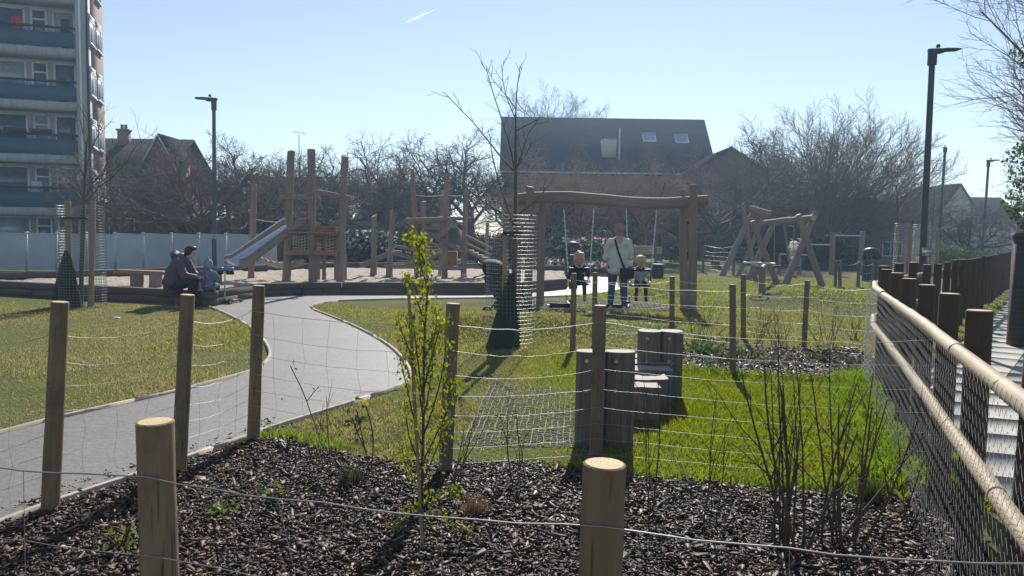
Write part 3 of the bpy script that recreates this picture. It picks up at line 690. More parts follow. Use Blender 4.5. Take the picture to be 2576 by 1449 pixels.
def tree_obj(name, base, T, label, mats, split=2, sides=None, scale=1, rz=0, group=None, cat='tree'):
    nl=max(l for l,_,_ in T.lines)+1; sides=sides or [8,6,5,3,3,3][:nl]
    th=thing(name,base,label,cat,group); ORG[th.name]=V(0,0,0)
    T.mesh(range(0,split),sides).build('trunk',mats[0],th,smooth=True); T.mesh(range(split,nl),sides).build('crown',mats[1],th,smooth=True)
    ORG[th.name]=V(*base); th.scale=(scale,)*3; th.rotation_euler=(0,0,rz); return th

# ------------------------------------------------------------------ guarded young trees
def guarded_tree(base, T, label, h=1.74, rad=.325, hs=1.95, bagside=-1, rz=0, stakes=((-.1,-.12),(.13,.1)), wires=(34,44), wr=.0021):
    th=tree_obj('young_tree',base,T,label,(M['bark'],M['bark']),1,[8,5,4,3])
    # guard, stakes and watering bag stand round the tree as things of their own
    which=label.split(' with ')[1] if ' with ' in label else label
    return th
def tree_guard(base, label, h=1.74, rad=.325, rows=34, cols=40, r=.0015):
    th=thing('tree_guard',base,label,'tree guard','welded mesh tree guards'); mb=MB(); n=36
    for j in range(rows+1):
        z=.03+(h-.03)*j/rows; an=np.linspace(0,2*math.pi,n+1); rr=rad*(1+.02*np.sin(an*2+j*.1))
        mb.tubes(np.stack([base.x+rr*np.cos(an),base.y+rr*np.sin(an),np.full(n+1,base.z+z)],1)[None],np.full((1,n+1),r),3)
    mb.build('ring_wire',M['blackwire'],th); mb=MB()
    for i in range(cols):
        a=2*math.pi*i/cols; rr=rad*(1+.02*math.sin(a*2)); mb.tube([(base.x+rr*math.cos(a),base.y+rr*math.sin(a),base.z+z) for z in (0,h/2,h)],r*.85,3,False)
    mb.build('upright_wire',M['blackwire'],th); return th
def stake(base, label, h, r=.035, lean=(0,0)):
    th=thing('tree_stake',base,label,'stake','tree stakes'); mb=MB(); mb.log(base+V(0,0,-.1),base+V(lean[0],lean[1],h),r,r,10,.012); mb.build('stake',[M['stake'],M['endgrain']],th); return th
def water_bag(base, label, h=.95, w0=.24, w1=.05, lean=.06):
    mb=MB(); k=9; n=18; v=[]
    for i in range(k):
        t=i/(k-1); ww=w0*(1-t)**.8+w1; dd=.13*(1-t)**.7+.035
        for j in range(n):
            a=2*math.pi*j/n; rip=1+.05*math.sin(a*5+t*4)*(1-t*.5); v.append([base.x+lean*t+ww*rip*math.cos(a),base.y+dd*rip*math.sin(a),base.z+.01+h*t])
    q=[[i*n+j,i*n+(j+1)%n,(i+1)*n+(j+1)%n,(i+1)*n+j] for i in range(k-1) for j in range(n)]
    mb.add(v,[q]); top=v[-n:]; mb.add(np.vstack([top,np.mean(top,0)]),[[[n,j,(j+1)%n] for j in range(n)]])
    o=mb.build('watering_bag',M['green_bag'],None,base,smooth=True); tag(o,label,'watering bag','watering bags'); return o
def strap(th_parent, a, b):
    pass
def sapling(seed, trunk_h, r0, kids, L0, ang=(35,60)):
    T=Tree(seed)
    cfg=[dict(seg=8,wander=.02,trop=.05,kids=kids,ang=ang,len=L0,rad=(.45,.6),**{'from':.45},end=.35),
         dict(seg=6,wander=.05,trop=.04,kids=(4,6),ang=(25,50),len=(.28,.45),rad=(.5,.7),**{'from':.25},end=.45,rmin=.004),
         dict(seg=3,wander=.08,trop=.05,kids=(1,3),ang=(25,55),len=(.3,.6),rad=(.6,.8),**{'from':.3},rmin=.003),
         dict(seg=2,wander=.1,trop=.02,kids=0,ang=(20,50),len=(.3,.5),rad=(.6,.8),**{'from':.3},rmin=.0025)]
    T.grow(Vector((0,0,0)),Vector((0,0,1)),trunk_h,r0,0,cfg); return T
# middle tree: hand-placed main limbs as photographed, twigs grown
gb=G(1283,872); gy=gb.y
T=Tree(11); loc=lambda u,v: at(u,v,gy)-gb
def limb(pts, r0, r1, kids=5, tw=.3):
    P=[loc(*p) for p in pts]; sm=smoothline(P,1); k=len(sm)
    T.lines.append((1,[p+Vector((0,T.rnd.uniform(-.02,.02)*i,0)) for i,p in enumerate(sm)],[r0+(r1-r0)*i/(k-1) for i in range(k)]))
    cfg=[None,None,dict(seg=3,wander=.08,trop=.06,kids=(0,2),ang=(30,55),len=(.35,.6),rad=(.6,.8),**{'from':.3},rmin=.003),dict(seg=2,wander=.08,trop=.05,kids=0,ang=(1,2),len=(1,1),rad=(1,1),**{'from':.3},rmin=.0025)]
    for j in range(kids):
        t=.35+.65*(j+T.rnd.random()*.8)/kids; i=min(int(t*(k-1)),k-2); d=(sm[i+1]-sm[i]).normalized(); nd=rot_about(d,R(T.rnd.uniform(28,55)),T.rnd.uniform(0,6.28)); nd.y*=.6
        T.grow(sm[i].copy(),nd.normalized(),tw*T.rnd.uniform(.5,1.2),.0045,2,cfg)
T.lines.append((0,[loc(1288,872)*1,loc(1291,760),loc(1294,640),loc(1296,540),loc(1297,440),loc(1297,340),loc(1298,270)],[.032,.030,.028,.025,.020,.014,.009]))
limb([(1293,560),(1262,535),(1215,508),(1170,470),(1110,418)],.014,.005,7)
limb([(1291,565),(1276,520),(1255,460),(1240,400),(1233,360)],.013,.006,6)
limb([(1297,545),(1330,520),(1362,490),(1382,462)],.012,.004,4)
limb([(1293,430),(1260,395),(1225,350),(1180,295),(1112,228)],.013,.004,7)
limb([(1294,425),(1284,370),(1262,300),(1240,235),(1222,165)],.012,.004,8)
limb([(1298,425),(1318,370),(1335,320),(1372,308)],.010,.003,5)
limb([(1298,425),(1322,390),(1345,350)],.009,.003,3)
limb([(1298,270),(1300,225),(1306,185),(1308,172)],.008,.0035,4,.22)
limb([(1298,275),(1270,235),(1240,200),(1225,170)],.007,.003,5,.22)
limb([(1298,300),(1275,250),(1262,190),(1268,153)],.007,.003,5,.22)
limb([(1297,330),(1325,315),(1352,300)],.006,.003,3,.2)
tree_obj('young_tree',gb,T,'slender bare young tree inside the middle wire guard',(M['bark'],M['bark']),1,[8,5,3,3])
tree_guard(gb,'tall wire mesh guard round the young tree in the middle')
stake(gb+V(-.085,-.10,0),'left round stake inside the middle tree guard',1.70,.036,(-.0,0))
stake(gb+V(.075,.12,0),'right round stake inside the middle tree guard',1.72,.04,(.035,0))
water_bag(gb+V(-.09,-.20,0),'dark green watering bag at the foot of the middle young tree',.98,.20,.03,.10)
def tie(base, z, w_, label):
    mb=MB(); mb.box(base+V(0,-.0,z),(w_,.03,.045)); mb.box(base+V(0,.06,z),(w_*.5,.02,.045)); o=mb.build('tree_tie',M['black'],None,base+V(0,0,z)); tag(o,label,'tree tie','rubber tree ties')
tie(gb+V(.01,-.14,0),1.5,.26,'black rubber tie strapping the middle young tree to its stakes')
# left tree
lb=G(208,772); ly=lb.y
T=Tree(23); loc=lambda u,v: at(u,v,ly)-lb
T.lines.append((0,[loc(203,770),loc(205,690),loc(208,600),loc(210,520),loc(213,450),loc(216,400),loc(218,360)],[.045,.042,.04,.036,.028,.02,.012]))
limb([(211,510),(240,480),(290,440),(330,395),(365,350)],.016,.005,9,.6)
limb([(210,505),(230,470),(265,420),(290,350)],.015,.005,9,.6)
limb([(209,500),(185,480),(165,470)],.012,.005,5,.5)
limb([(213,450),(200,410),(180,370),(172,330)],.013,.004,8,.55)
limb([(213,450),(225,400),(240,340),(255,300)],.013,.004,8,.55)
limb([(216,400),(212,350),(205,300)],.011,.004,7,.5)
limb([(218,370),(222,320),(226,285)],.010,.004,6,.45)
limb([(213,470),(245,445),(300,420),(345,400)],.012,.004,8,.5)
tree_obj('young_tree',lb,T,'bare young tree in the left guard in front of the tower block',(M['bark'],M['bark']),1,[8,5,3,3])
tree_guard(lb,'wire mesh guard round the young tree on the left',1.9,.40,36,44,.0028)
stake(lb+V(-.17,-.14,0),'left round stake beside the left young tree',1.98,.055,(.02,0))
stake(lb+V(.12,.05,0),'right round stake beside the left young tree',1.98,.05,(.10,0))
water_bag(lb+V(-.22,-.16,0),'dark green watering bag leaning at the left young tree',1.06,.24,.04,.05)
tie(lb+V(.0,-.2,0),1.66,.5,'black tie strapping the left young tree to its stakes')
# far right guarded saplings behind the dark posts
for i,(u,l) in enumerate(((2262,'far wire guard with a sapling left of the tall lamp post'),(2318,'far wire guard directly behind the tall lamp post'),(2356,'far wire guard with a sapling right of the tall lamp post'))):
    b=V(at(u,700,19+i).x,19.0+i*1.2,0); tree_guard(b,l,1.9,.16,38,10,.005)
    if i!=1:
        T=sapling(40+i,2.9,.03,9,(.25,.45)); tree_obj('young_tree',b,T,'thin sapling in the far guard '+('left' if i==0 else 'right')+' of the tall lamp post',(M['bark'],M['redtwig']),1,[6,4,3,3])
    stake(b+V(.2,0,0),'stake in the far guard '+('left of' if i==0 else 'behind' if i==1 else 'right of')+' the tall lamp post',1.75,.05)

# ------------------------------------------------------------------ log play equipment
ROB=[M['robinia'],M['robinia_end']]
def logpart(th, a, b, r, r2=None, name='log', mats=ROB, wob=.03, slant=0, n=12, bend=0):
    mb=MB(); mb.log(a,b,r,r2,n,wob,slant,bend=bend); return mb.build(name,mats,th)
ZS=.17
def gpost(th, ub, vb, ut, vt, r, slant=.3, zs=ZS, name='post', dy=0):
    b=G(ub,vb,zs); t=at(ut,vt,b.y+dy); logpart(th,b-(t-b).normalized()*.1,t,r,r*.9,name,slant=slant,wob=.035); return b,t
# slide tower
st=thing('slide_tower',G(785,708,ZS),'log slide tower with four tall posts and a steel slide on the left','play tower')
b1,t1=gpost(st,632,701,640,465,.085,0)
b2,t2=gpost(st,720,708,732,383,.105,.5)
b3,t3=gpost(st,787,709,783,376,.108,0)
b4,t4=gpost(st,857,710,868,392,.10,.5)
b5,t5=gpost(st,815,707,816,575,.055,0)
b6,t6=gpost(st,800,704,800,560,.06,0)
b7,t7=gpost(st,846,706,847,572,.06,0)
b8,t8=gpost(st,868,704,868,640,.05,0)
Y=b3.y
logpart(st,at(704,497,Y-.12),at(786,496,Y-.1),.05,.055,'cross_beam')
logpart(st,at(798,482,Y-.12),at(884,499,Y-.08),.06,.055,'cross_beam')
zp=at(800,585,Y).z
for i in range(6):      # upper deck boards
    mb=MB(); mb.beam(V(b2.x+.02,Y-.15+i*.2,zp),V(b4.x-.02,Y-.15+i*.2,zp),.19,.045); mb.build('deck_board',M['orange'],st)
for i in range(3):      # orange boards below the rail
    mb=MB(); z=at(800,572+i*8,Y).z; mb.beam(V(b3.x+.1,Y-.1,z),V(b4.x-.08,Y-.1,z),.035,.07); mb.build('side_board',M['orange'],st)
mb=MB(); z=at(745,580,Y).z; mb.beam(at(736,572,Y-.1),at(774,572,Y-.1),.05,.25); mb.build('side_board',M['orange'],st)
zl=at(800,634,Y).z
for i in range(5):
    mb=MB(); mb.beam(V(b2.x+.05,Y-.1+i*.2,zl),V(b4.x-.05,Y-.1+i*.2,zl),.18,.05); mb.build('deck_board',M['orange'],st)
mb=MB(); mb.beam(V(b2.x+.05,Y-.22,zl-.02),V(b4.x-.05,Y-.22,zl-.02),.05,.13); mb.build('edge_board',M['orange'],st)
# rope nets
def net(th, a, b, c, d, nu, nv, r=.012, sag=.05):
    a,b,c,d=map(Vector,(a,b,c,d)); mb=MB(); pt=lambda s,t:(a.lerp(b,s)).lerp(d.lerp(c,s),t)+V(0,-.03*math.sin(s*math.pi),-sag*math.sin(s*math.pi))
    for i in range(nu+1): mb.tube([pt(i/nu,k/6) for k in range(7)],r,4,False)
    for j in range(nv+1): mb.tube([pt(k/8,j/nv) for k in range(9)],r,4,False)
    mb.build('rope_net',M['rope'],th)
net(st,at(738,590,Y),at(775,590,Y),at(775,628,Y),at(738,628,Y),5,5)
net(st,at(798,590,Y+.6),at(846,590,Y+.6),at(846,628,Y+.6),at(798,628,Y+.6),6,5)
mb=MB(); wire_run(mb,at(641,551,b1.y),at(722,556,b2.y),.014,.05,.004); mb.build('rope',M['rope'],st)
# thick rope roll between posts
hm=[at(652+(772-652)*t,650+5*t+17*4*t*(1-t)*.9,b1.y+(Y-b1.y)*t) for t in np.linspace(0,1,15)]
mb=MB(); mb.tube(hm,[.05+.025*math.sin(math.pi*i/14) for i in range(15)],10)
for i in range(4): 
    mb.tube([p+V(.0,.075*math.cos(i*1.57+k*.9),.075*math.sin(i*1.57+k*.9)) for k,p in enumerate(hm)],.022,5)
mb.build('rope_roll',M['rope'],st)
for p in (hm[0],hm[-1]):
    mb=MB(); mb.ell(p,(.09,.07,.07)); mb.build('rope_clamp',M['black'],st,smooth=True)
# slide: steel trough, two side walls
ta,tb=at(729,556,b2.y-.05),at(771,556,Y-.12); ba,bb=at(566,668,b1.y-.75),at(602,682,b1.y-1.15)
sl=MB(); k=10
def sp(t,side,h):
    p=(ta if side==0 else tb).lerp(ba if side==0 else bb,t).copy(); p.z+=h+(.10*((t-.86)/.14)**2 if t>.86 else 0)-(.05*((.1-t)/.1)**2 if t<.1 else 0); return p
vv=[];qq=[]
for i in range(k+1):
    for jx,hz_ in ((0,.10),(.04,.02),(.2,0),(.8,0),(.96,.02),(1,.10)): vv.append(sp(i/k,0,0).lerp(sp(i/k,1,0),jx)+V(0,0,hz_))
qq=[[i*6+j,i*6+j+1,(i+1)*6+j+1,(i+1)*6+j] for i in range(k) for j in range(5)]
sl.add(vv,[qq]); so=sl.build('slide_bed',M['steel'],st,smooth=True); so.modifiers.new('solid','SOLIDIFY').thickness=.02
for sd_ in (0,1):
    mb=MB(); pts_t=[sp(i/k,sd_,.17 if i else .10) for i in range(k+1)]; pts_b=[sp(i/k,sd_,-.05) for i in range(k+1)]
    mb.add([x for p2 in zip(pts_b,pts_t) for x in p2],[[[2*i,2*i+2,2*i+3,2*i+1] for i in range(k)]])
    o=mb.build('slide_side',M['robinia'],st); so=o.modifiers.new('solid','SOLIDIFY'); so.thickness=.05; so.offset=0
    mb=MB(); mb.tube(pts_t,.032,8); mb.build('slide_rim',M['steel'] if sd_==0 else M['robinia'],st,smooth=True)

# climbing frame
cf=thing('climbing_frame',G(1124,700,ZS),'sprawling log climbing frame with seven posts, crossed logs and ramp','climbing frame')
A=gpost(cf,940,693,941,543,.085,.6); logpart(cf,G(939,694,ZS),at(940,657,A[0].y),.10,.095,'post_sleeve')
B=gpost(cf,979,695,988,531,.088,.7); logpart(cf,G(979,696,ZS),at(980,668,B[0].y),.11,.105,'post_sleeve')
Cc=gpost(cf,1048,694,1037,424,.075,.2); D=gpost(cf,1118,700,1125,440,.085,.1); E=gpost(cf,1166,700,1172,478,.085,.5); Fp=gpost(cf,1062,694,1066,507,.085,.1); Hh=gpost(cf,1222,690,1226,560,.06,.2)
D2=gpost(cf,1106,694,1112,484,.055,.1)
Yc=D[0].y
logpart(cf,at(1020,554,Yc-.12),at(1132,552,Yc-.12),.07,.065,'beam'); logpart(cf,at(1100,548,Yc+.2),at(1185,551,Yc+.3),.05,.05,'beam')
for i in range(4):
    logpart(cf,at(1068,573+i*11,Yc-.05+i*.05),at(1122-i*4,578+i*13,Yc-.05),.05,.05,'rung')
logpart(cf,at(1066,581,Yc-.1),at(1174,636,Yc-.1),.06,.065,'brace')
mb=MB(); mb.beam(at(1096,604,Yc-.3),at(1142,556,Yc-.25),.10,.17); mb.build('plank',M['robinia'],cf)
logpart(cf,at(1172,594,Yc),at(1238,626,Yc+.5),.05,.05,'handrail'); logpart(cf,at(1172,612,Yc),at(1236,642,Yc+.5),.04,.04,'handrail'); logpart(cf,at(1172,628,Yc-.1),at(1222,656,Yc+.4),.045,.045,'handrail')
for i in range(5):
    mb=MB(); t=i/4; a=at(1178+48*t,632+24*t,Yc+.4*t); mb.beam(a,a+V(.05,.75,0),.18,.05); mb.build('ramp_board',M['orange'],cf)
logpart(cf,at(908,669,A[0].y-.3),at(972,641,B[0].y+.2),.075,.075,'low_log'); logpart(cf,at(970,632,B[0].y+.3),at(1010,636,B[0].y+.3),.065,.06,'low_log')
logpart(cf,at(968,669,B[0].y-.1),at(1045,671,Yc),.065,.06,'low_log'); logpart(cf,at(1070,673,Yc-.2),at(1165,675,Yc-.2),.06,.06,'low_log')
logpart(cf,at(1040,667,Yc),at(1108,638,Yc+.1),.06,.06,'low_log'); logpart(cf,at(1165,672,Yc),at(1215,670,Yc+.3),.05,.05,'low_log')
logpart(cf,at(985,636,Yc+.3),at(1062,655,Yc+.3),.055,.055,'low_log'); logpart(cf,at(1000,620,Yc+.5),at(1060,632,Yc+.5),.05,.05,'low_log')
mb=MB(); c=at(1138,653,Yc+.4); mb.box(c,(.28,.3,.5)); mb.build('play_box',M['orange'],cf)
net(cf,at(1072,612,Yc+.2),at(1110,612,Yc+.2),at(1110,640,Yc+.2),at(1072,640,Yc+.2),5,4,.010,.02)
mb=MB(); wire_run(mb,at(1046,490,Cc[0].y),at(1118,490,Yc),.014,.05,.003); wire_run(mb,at(1128,491,Yc),at(1165,491,Yc),.014,.03,.003); mb.build('rope',M['rope'],cf)
for i in range(4):
    mb=MB(); mb.beam(at(1028,559,Yc+.15+.2*i),at(1165,561,Yc+.15+.2*i),.18,.05); mb.build('deck_board',M['robinia'],cf)
mb=MB(); c=at(1167,707,D[0].y-2.2); c.z=.31
for a in range(9): mb.ell(c+V(.05*math.cos(a*.7),.04*math.sin(a*.7),.05+.015*(a%3)),(.035,.03,.03),None,8,5,0)
o=mb.build('flower_posy',M['pink'],None,c); tag(o,'small pink posy of flowers lying on the sleeper wall','flowers')

# table like bench in the sandpit
tb_=G(345,722,ZS); by=tb_.y
bt=thing('timber_bench',tb_,'thick slab bench on two log legs in the sandpit by the seated adult','bench')
mb=MB(); mb.beam(at(294,683,by),at(415,687,by+.1),.42,.085); mb.build('seat',M['orange'],bt)
for u in (344,391):
    a=at(u,688,by); logpart(bt,V(a.x,by,ZS-.1),V(a.x,by,a.z-.02),.14,.14,'leg')
stp=G(552,715,ZS); mb=MB(); mb.log(stp-V(0,0,.1),stp+V(0,0,.36),.06,.06,12,.02); o=mb.build('stepping_log',[M['post'],M['robinia_end']],None,stp); tag(o,'short round stepping post in the sand by the toddler','stepping post')

# swing
sb=G(1738,780); sy=sb.y
sw=thing('swing_frame',sb,'large log swing frame with one thick wavy crossbeam and paired posts','swing frame')
def spost(ub,vb,ut,vt,r,dy):
    a=at(ub,vb,sy+dy); a.z=-.1; b=at(ut,vt,sy+dy); logpart(sw,a,b,r,r*.93,'post',wob=.03,slant=.2)
spost(1740,780,1745,467,.092,-.2); spost(1722,778,1717,480,.082,.22); spost(1328,772,1334,470,.085,-.2); spost(1358,770,1365,470,.08,.22)
logpart(sw,at(1303,502,sy),at(1779,508,sy),.125,.115,'crossbeam',wob=.022,bend=.045,n=14)
mb=MB(); mb.tube([at(1727,560,sy-.1),at(1741,560,sy-.1)],.02,6); mb.build('bolt',M['black'],sw)
def chain(mb, a, b, r=.012):
    a,b=Vector(a),Vector(b); L=(b-a).length; n=int(L/.045); d=(b-a)/L
    for i in range(n):
        p=a+d*(L*(i+.5)/n); s_=V(1,0,0) if i%2 else V(0,1,0)
        mb.tube([p-d*.026+s_*.009,p+d*.026+s_*.009],.007,4,False); mb.tube([p-d*.026-s_*.009,p+d*.026-s_*.009],.007,4,False)
def swing(uc0,uc1,us0,us1,vs,dys,label):
    yb=sy+dys; s0,s1=at(us0,vs,yb),at(us1,vs,yb); c=(s0+s1)/2
    th=thing('cradle_swing',at((uc0+uc1)/2,535,sy),label,'swing','cradle swings'); mb=MB()
    tl,tr=at(uc0,525,sy),at(uc1,525,sy)
    chain(mb,tl,s0+V(-.02,0,.16)); tag(mb.build('chain',M['steel'],th),kind='stuff'); mb=MB(); chain(mb,tr,s1+V(.02,0,.16)); tag(mb.build('chain',M['steel'],th),kind='stuff')
    w_=(s1-s0).length
    mb=MB(); mb.box(c+V(0,0,-.02),(w_,.30,.035)); o=mb.build('seat',M['black'],th); bv=o.modifiers.new('b','BEVEL'); bv.width=.012
    for s_ in (s0,s1):
        mb=MB(); mb.box(s_+V(0,0,.035),(.07,.28,.055)); o=mb.build('seat_plate',M['steel'],th); bv=o.modifiers.new('b','BEVEL'); bv.width=.02; bv.segments=2
        for dy in(-.12,.12):
            mb=MB(); mb.tube([s_+V(0,dy,.03),s_+V(0,dy,.30)],.012,6); mb.build('side_bar',M['black'],th)
    for dy in(-.13,.13):
        mb=MB(); mb.tube([s0+V(0,dy,.30),s1+V(0,dy,.30)],.02,8); mb.build('cradle_bar',M['black'],th)
    return c
cL=swing(1418,1494,1432,1480,712,-.15,'cradle swing on chains carrying the child in the dark coat')
cR=swing(1575,1652,1584,1634,716,-.2,'cradle swing on chains carrying the curly haired child')

# crossed-log swing on the right
def G2(u,v): return G(u,v)
xf=thing('log_swing_frame',G(1910,715),'crossed-log swing frame with four splayed trestles on the right','swing frame')
def xl(ub,vb,ut,vt,r=.11,dy=0):
    b=G(ub,vb); t=at(ut,vt,b.y+dy); d=(t-b).normalized(); logpart(xf,b-d*.15,t,r,r*.85,'leg',wob=.03)
    return b
e1=xl(1975,717,2052,535,.12,.9); e2=xl(2067,718,2008,540,.11,-.2)
e3=xl(1880,706,1950,556,.11,.8); e4=xl(1955,715,1893,556,.10,-.1)
e5=xl(1816,694,1902,518,.12,1.0); e6=xl(1900,702,1868,520,.09,.2); e7=xl(1858,694,1925,535,.09,.3); e8=xl(1990,690,1972,560,.06,0)
logpart(xf,at(1924,562,e3.y+.4),at(2046,548,e1.y+.5),.12,.11,'crossbeam',wob=.04); logpart(xf,at(1885,524,e5.y+.5),at(1936,539,e7.y),.13,.12,'crossbeam',wob=.04)
for u0,u1 in ((1949,1947),(1997,1996),(2015,2013)):
    mb=MB(); chain(mb,at(u0,560,e1.y+.8),at(u1,668,e1.y+.8)); tag(mb.build('chain',M['wire'],xf),kind='stuff')
for u in (1950,2000):
    mb=MB(); mb.box(at(u,670,e1.y+.8),(.42,.2,.04)); mb.build('swing_seat',M['black'],xf)
# balance spinner
bs=G(1917,758); bt_=thing('balance_post',bs,'standing post with a low round platform and twin steel handles','play equipment')
logpart(bt_,bs-V(0,0,.1),at(1917,672,bs.y),.085,.08,'post')
mb=MB(); c=bs+V(0,0,.07); mb.lathe(c,[(.40,0),(.43,.02),(.43,.05),(.40,.06)],28); mb.build('platform',M['steel'],bt_)
for (u0,u1,v,dy) in ((1872,1916,661,-.1),(1902,1950,663,.15)):
    a,b=at(u0,v,bs.y+dy),at(u1,v,bs.y+dy); c=(a+b)/2; rr=(b-a).length/2; mb=MB()
    mb.tube([c+V(rr*math.cos(t),rr*.7*math.sin(t),0) for t in np.linspace(0,2*math.pi,21)],.02,6,False); mb.tube([at(1917,672,bs.y),c+V(0,0,-.03)],.03,6); mb.build('handle_ring',M['steel'],bt_)
# pull-up bars
pb=thing('pull_up_bars',G(2090,692),'three-height pull-up bars on weathered posts before the dark hedge','exercise bars')
Yb=G(2094,691).y
for ut,vt in ((2096,586),(2170,583),(1962,640),(2013,640)):
    t=at(ut,vt,Yb); logpart(pb,V(t.x,Yb,-.1),t,.11 if vt<600 else .07,.10 if vt<600 else .065,'post')
for u0,v0,u1,v1 in ((2096,592,2168,594),(2013,615,2094,616),(1962,640,2040,642)):
    mb=MB(); mb.tube([at(u0,v0,Yb-.02),at(u1,v1,Yb-.02)],.03,8); mb.build('bar',M['steel'],pb,smooth=True)

# log steps (two big half-log panels and a run of stepped slabs between)
GL=[M['greylog'],M['greylog_sunlit_top']]
pa=G(1443,1118); pbn=G(1588,1118); yb_=pa.y
ls=thing('log_steps',pa,'grey wooden log steps with tall half-log panels at each end','log steps')
def half_panel(u0,u1,vt,vb,depth=.16,nm='end_panel'):
    a,b=G(u0,vb),G(u1,vb); zt=at((u0+u1)/2,vt,a.y).z; w_=(b.x-a.x)/2
    for i in range(2):
        c=a.lerp(b,(i+.5)/2); mb=MB(); n=14; k=10; v=[]
        for kk in range(k+1):
            z=-.1+(zt+.1+rng.uniform(-.0,.0))*kk/k
            for j in range(n):
                an=2*math.pi*j/n; x=math.cos(an)*w_*.5*1.01; y=math.sin(an)*depth*.5; s_=1+.03*math.sin(z*5+an*2+i); 
                x=math.copysign(min(abs(x)*1.25,w_*.497),x)
                v.append([c.x+x,c.y+y*s_,z])
        q=[[p*n+j,p*n+(j+1)%n,(p+1)*n+(j+1)%n,(p+1)*n+j] for p in range(k) for j in range(n)]
        vv=np.array(v); mb.add(vv,[q],np.stack([vv[:,0]-c.x,vv[:,1]-c.y,vv[:,2]],1)); top=np.array(v[-n:]); mb.add(np.vstack([top,top.mean(0)]),[[[n,j,(j+1)%n] for j in range(n)]],None,1)
        o=mb.build(nm,GL,ls)
        for zz in (zt-.06,zt-.27):
            m2=MB(); m2.tube([(c.x-.04,c.y-depth*.5-.012,zz),(c.x-.04,c.y-depth*.5+.02,zz)],.014,8); m2.build('bolt',M['steel'],ls)
half_panel(1446,1590,883,1118)
half_panel(1602,1711,832,1000,.22)
for i,(u0,u1,v,dep) in enumerate(((1600,1700,896,.2),(1598,1692,909,.2),(1596,1688,926,.2),(1594,1677,949,.2),(1594,1658,968,.18))):
    Yv=7.15-.27*i; a,b=at(u0,v,Yv),at(u1,v,Yv); mb=MB(); n=12
    nx=9; zt=a.z
    # a slab of split log with a ragged front
    v_=[];q=[]
    for ix in range(nx+1):
        x=a.x-.25+(b.x-a.x+.25)*ix/nx; fr=Yv-dep*.5+rng.normal(0,.006); zj=zt+rng.normal(0,.003)
        v_+=[[x,fr,-.05],[x,fr+rng.normal(0,.01),zt*.6],[x,fr,zj],[x,Yv+dep*.55,zj+.004],[x,Yv+dep*.55,-.05]]
    for ix in range(nx):
        for j in range(4): q.append([ix*5+j,(ix+1)*5+j,(ix+1)*5+j+1,ix*5+j+1])
    mb.add(v_,[[f for k_,f in enumerate(q) if k_%4!=2]]); mb2v=np.array(v_)
    mb.add(mb2v,[[f for k_,f in enumerate(q) if k_%4==2]],None,1)  # top faces get the paler colour with sunlight painted in
    for ix in (0,nx): mb.add(mb2v[ix*5:ix*5+5],[[[0,1,2,3]],[[0,3,4]]])
    mb.build('step',GL,ls)

# ------------------------------------------------------------------ street lamps
def lamp(base, top, arm_dir, label, r=.06, size=1.0, ll=.62):
    th=thing('street_lamp',base,label,'street lamp','street lamps'); mb=MB()
    mb.tube([base,base+V(0,0,1.15)],r*1.45,12); mb.build('base_column',M['lamp'],th,smooth=False)
    mb=MB(); mb.tube([base+V(0,0,1.1),base.lerp(top,.5),top],[r,r*.9,r*.8],12); mb.build('column',M['lamp'],th)
    mb=MB(); mb.tube([top+V(0,0,-.3*size),top+V(0,0,.02)],r*1.25,12); mb.build('collar',M['lamp'],th)
    d=Vector(arm_dir).normalized(); s=V(-d.y,d.x,0); P=[]
    prof=[(-.1,.10,.09,-.02),(.0,.12,.12,-.03),(.22,.12,.12,-.02),(.34,.16,.08,.01),(.6,.17,.06,.02),(ll,.10,.03,.03)]
    v=[]
    for t,wd,h,zo in prof:
        c=top+d*(t*size)+V(0,0,(.06+zo)*size)
        for sx,sz in((-1,-1),(1,-1),(1,.6),(.6,1),(-.6,1),(-1,.6)): v.append(c+s*(wd/2*sx*size)+V(0,0,h/2*sz*size))
    n=6; k=len(prof); mb=MB(); q=[[i*n+j,i*n+(j+1)%n,(i+1)*n+(j+1)%n,(i+1)*n+j] for i in range(k-1) for j in range(n)]
    mb.add(v,[q]); mb.poly(v[:n][::-1]); mb.poly(v[-n:]); mb.build('lantern',M['lamp'],th)
    mb=MB(); mb.lathe(top+d*.13*size+V(0,0,.12*size),[(.045*size,0),(.05*size,.05*size),(.035*size,.075*size)],10); mb.build('photocell',M['lamp'],th)
    return th
# the tall one in front, at the dark posts
Yl=11.6; tp=at(2346,132,Yl); bsx=at(2318,720,Yl).x; lamp(V(bsx,Yl,0),tp,(1,.0,0),'tall dark street lamp by the fence on the right, arm to the right',.052,.62,.68)
Yl=27; tp=at(538,253,Yl); lamp(V(tp.x-.05,Yl,0),tp,(-1,.1,0),'dark street lamp on the left behind the pale fence, arm to the left',.075,1.1,.62)
Yl=36; tp=at(2378,372,Yl); lamp(V(tp.x-.05,Yl,0),tp,(.3,1,0),'distant thin street lamp just right of the tall one',.07,.7)
Yl=42; tp=at(2487,406,Yl); lamp(V(tp.x-.05,Yl,0),tp,(1,.1,0),'most distant street lamp on the right with arm to the right',.075,1.0)
# sign plate on column
mb=MB(); c=V(bsx,11.6-.095,1.32); mb.box(c,(.14,.02,.12)); o=mb.build('notice_plate',M['steel'],None,c); tag(o,'small grey notice plate strapped to the tall lamp column','notice')
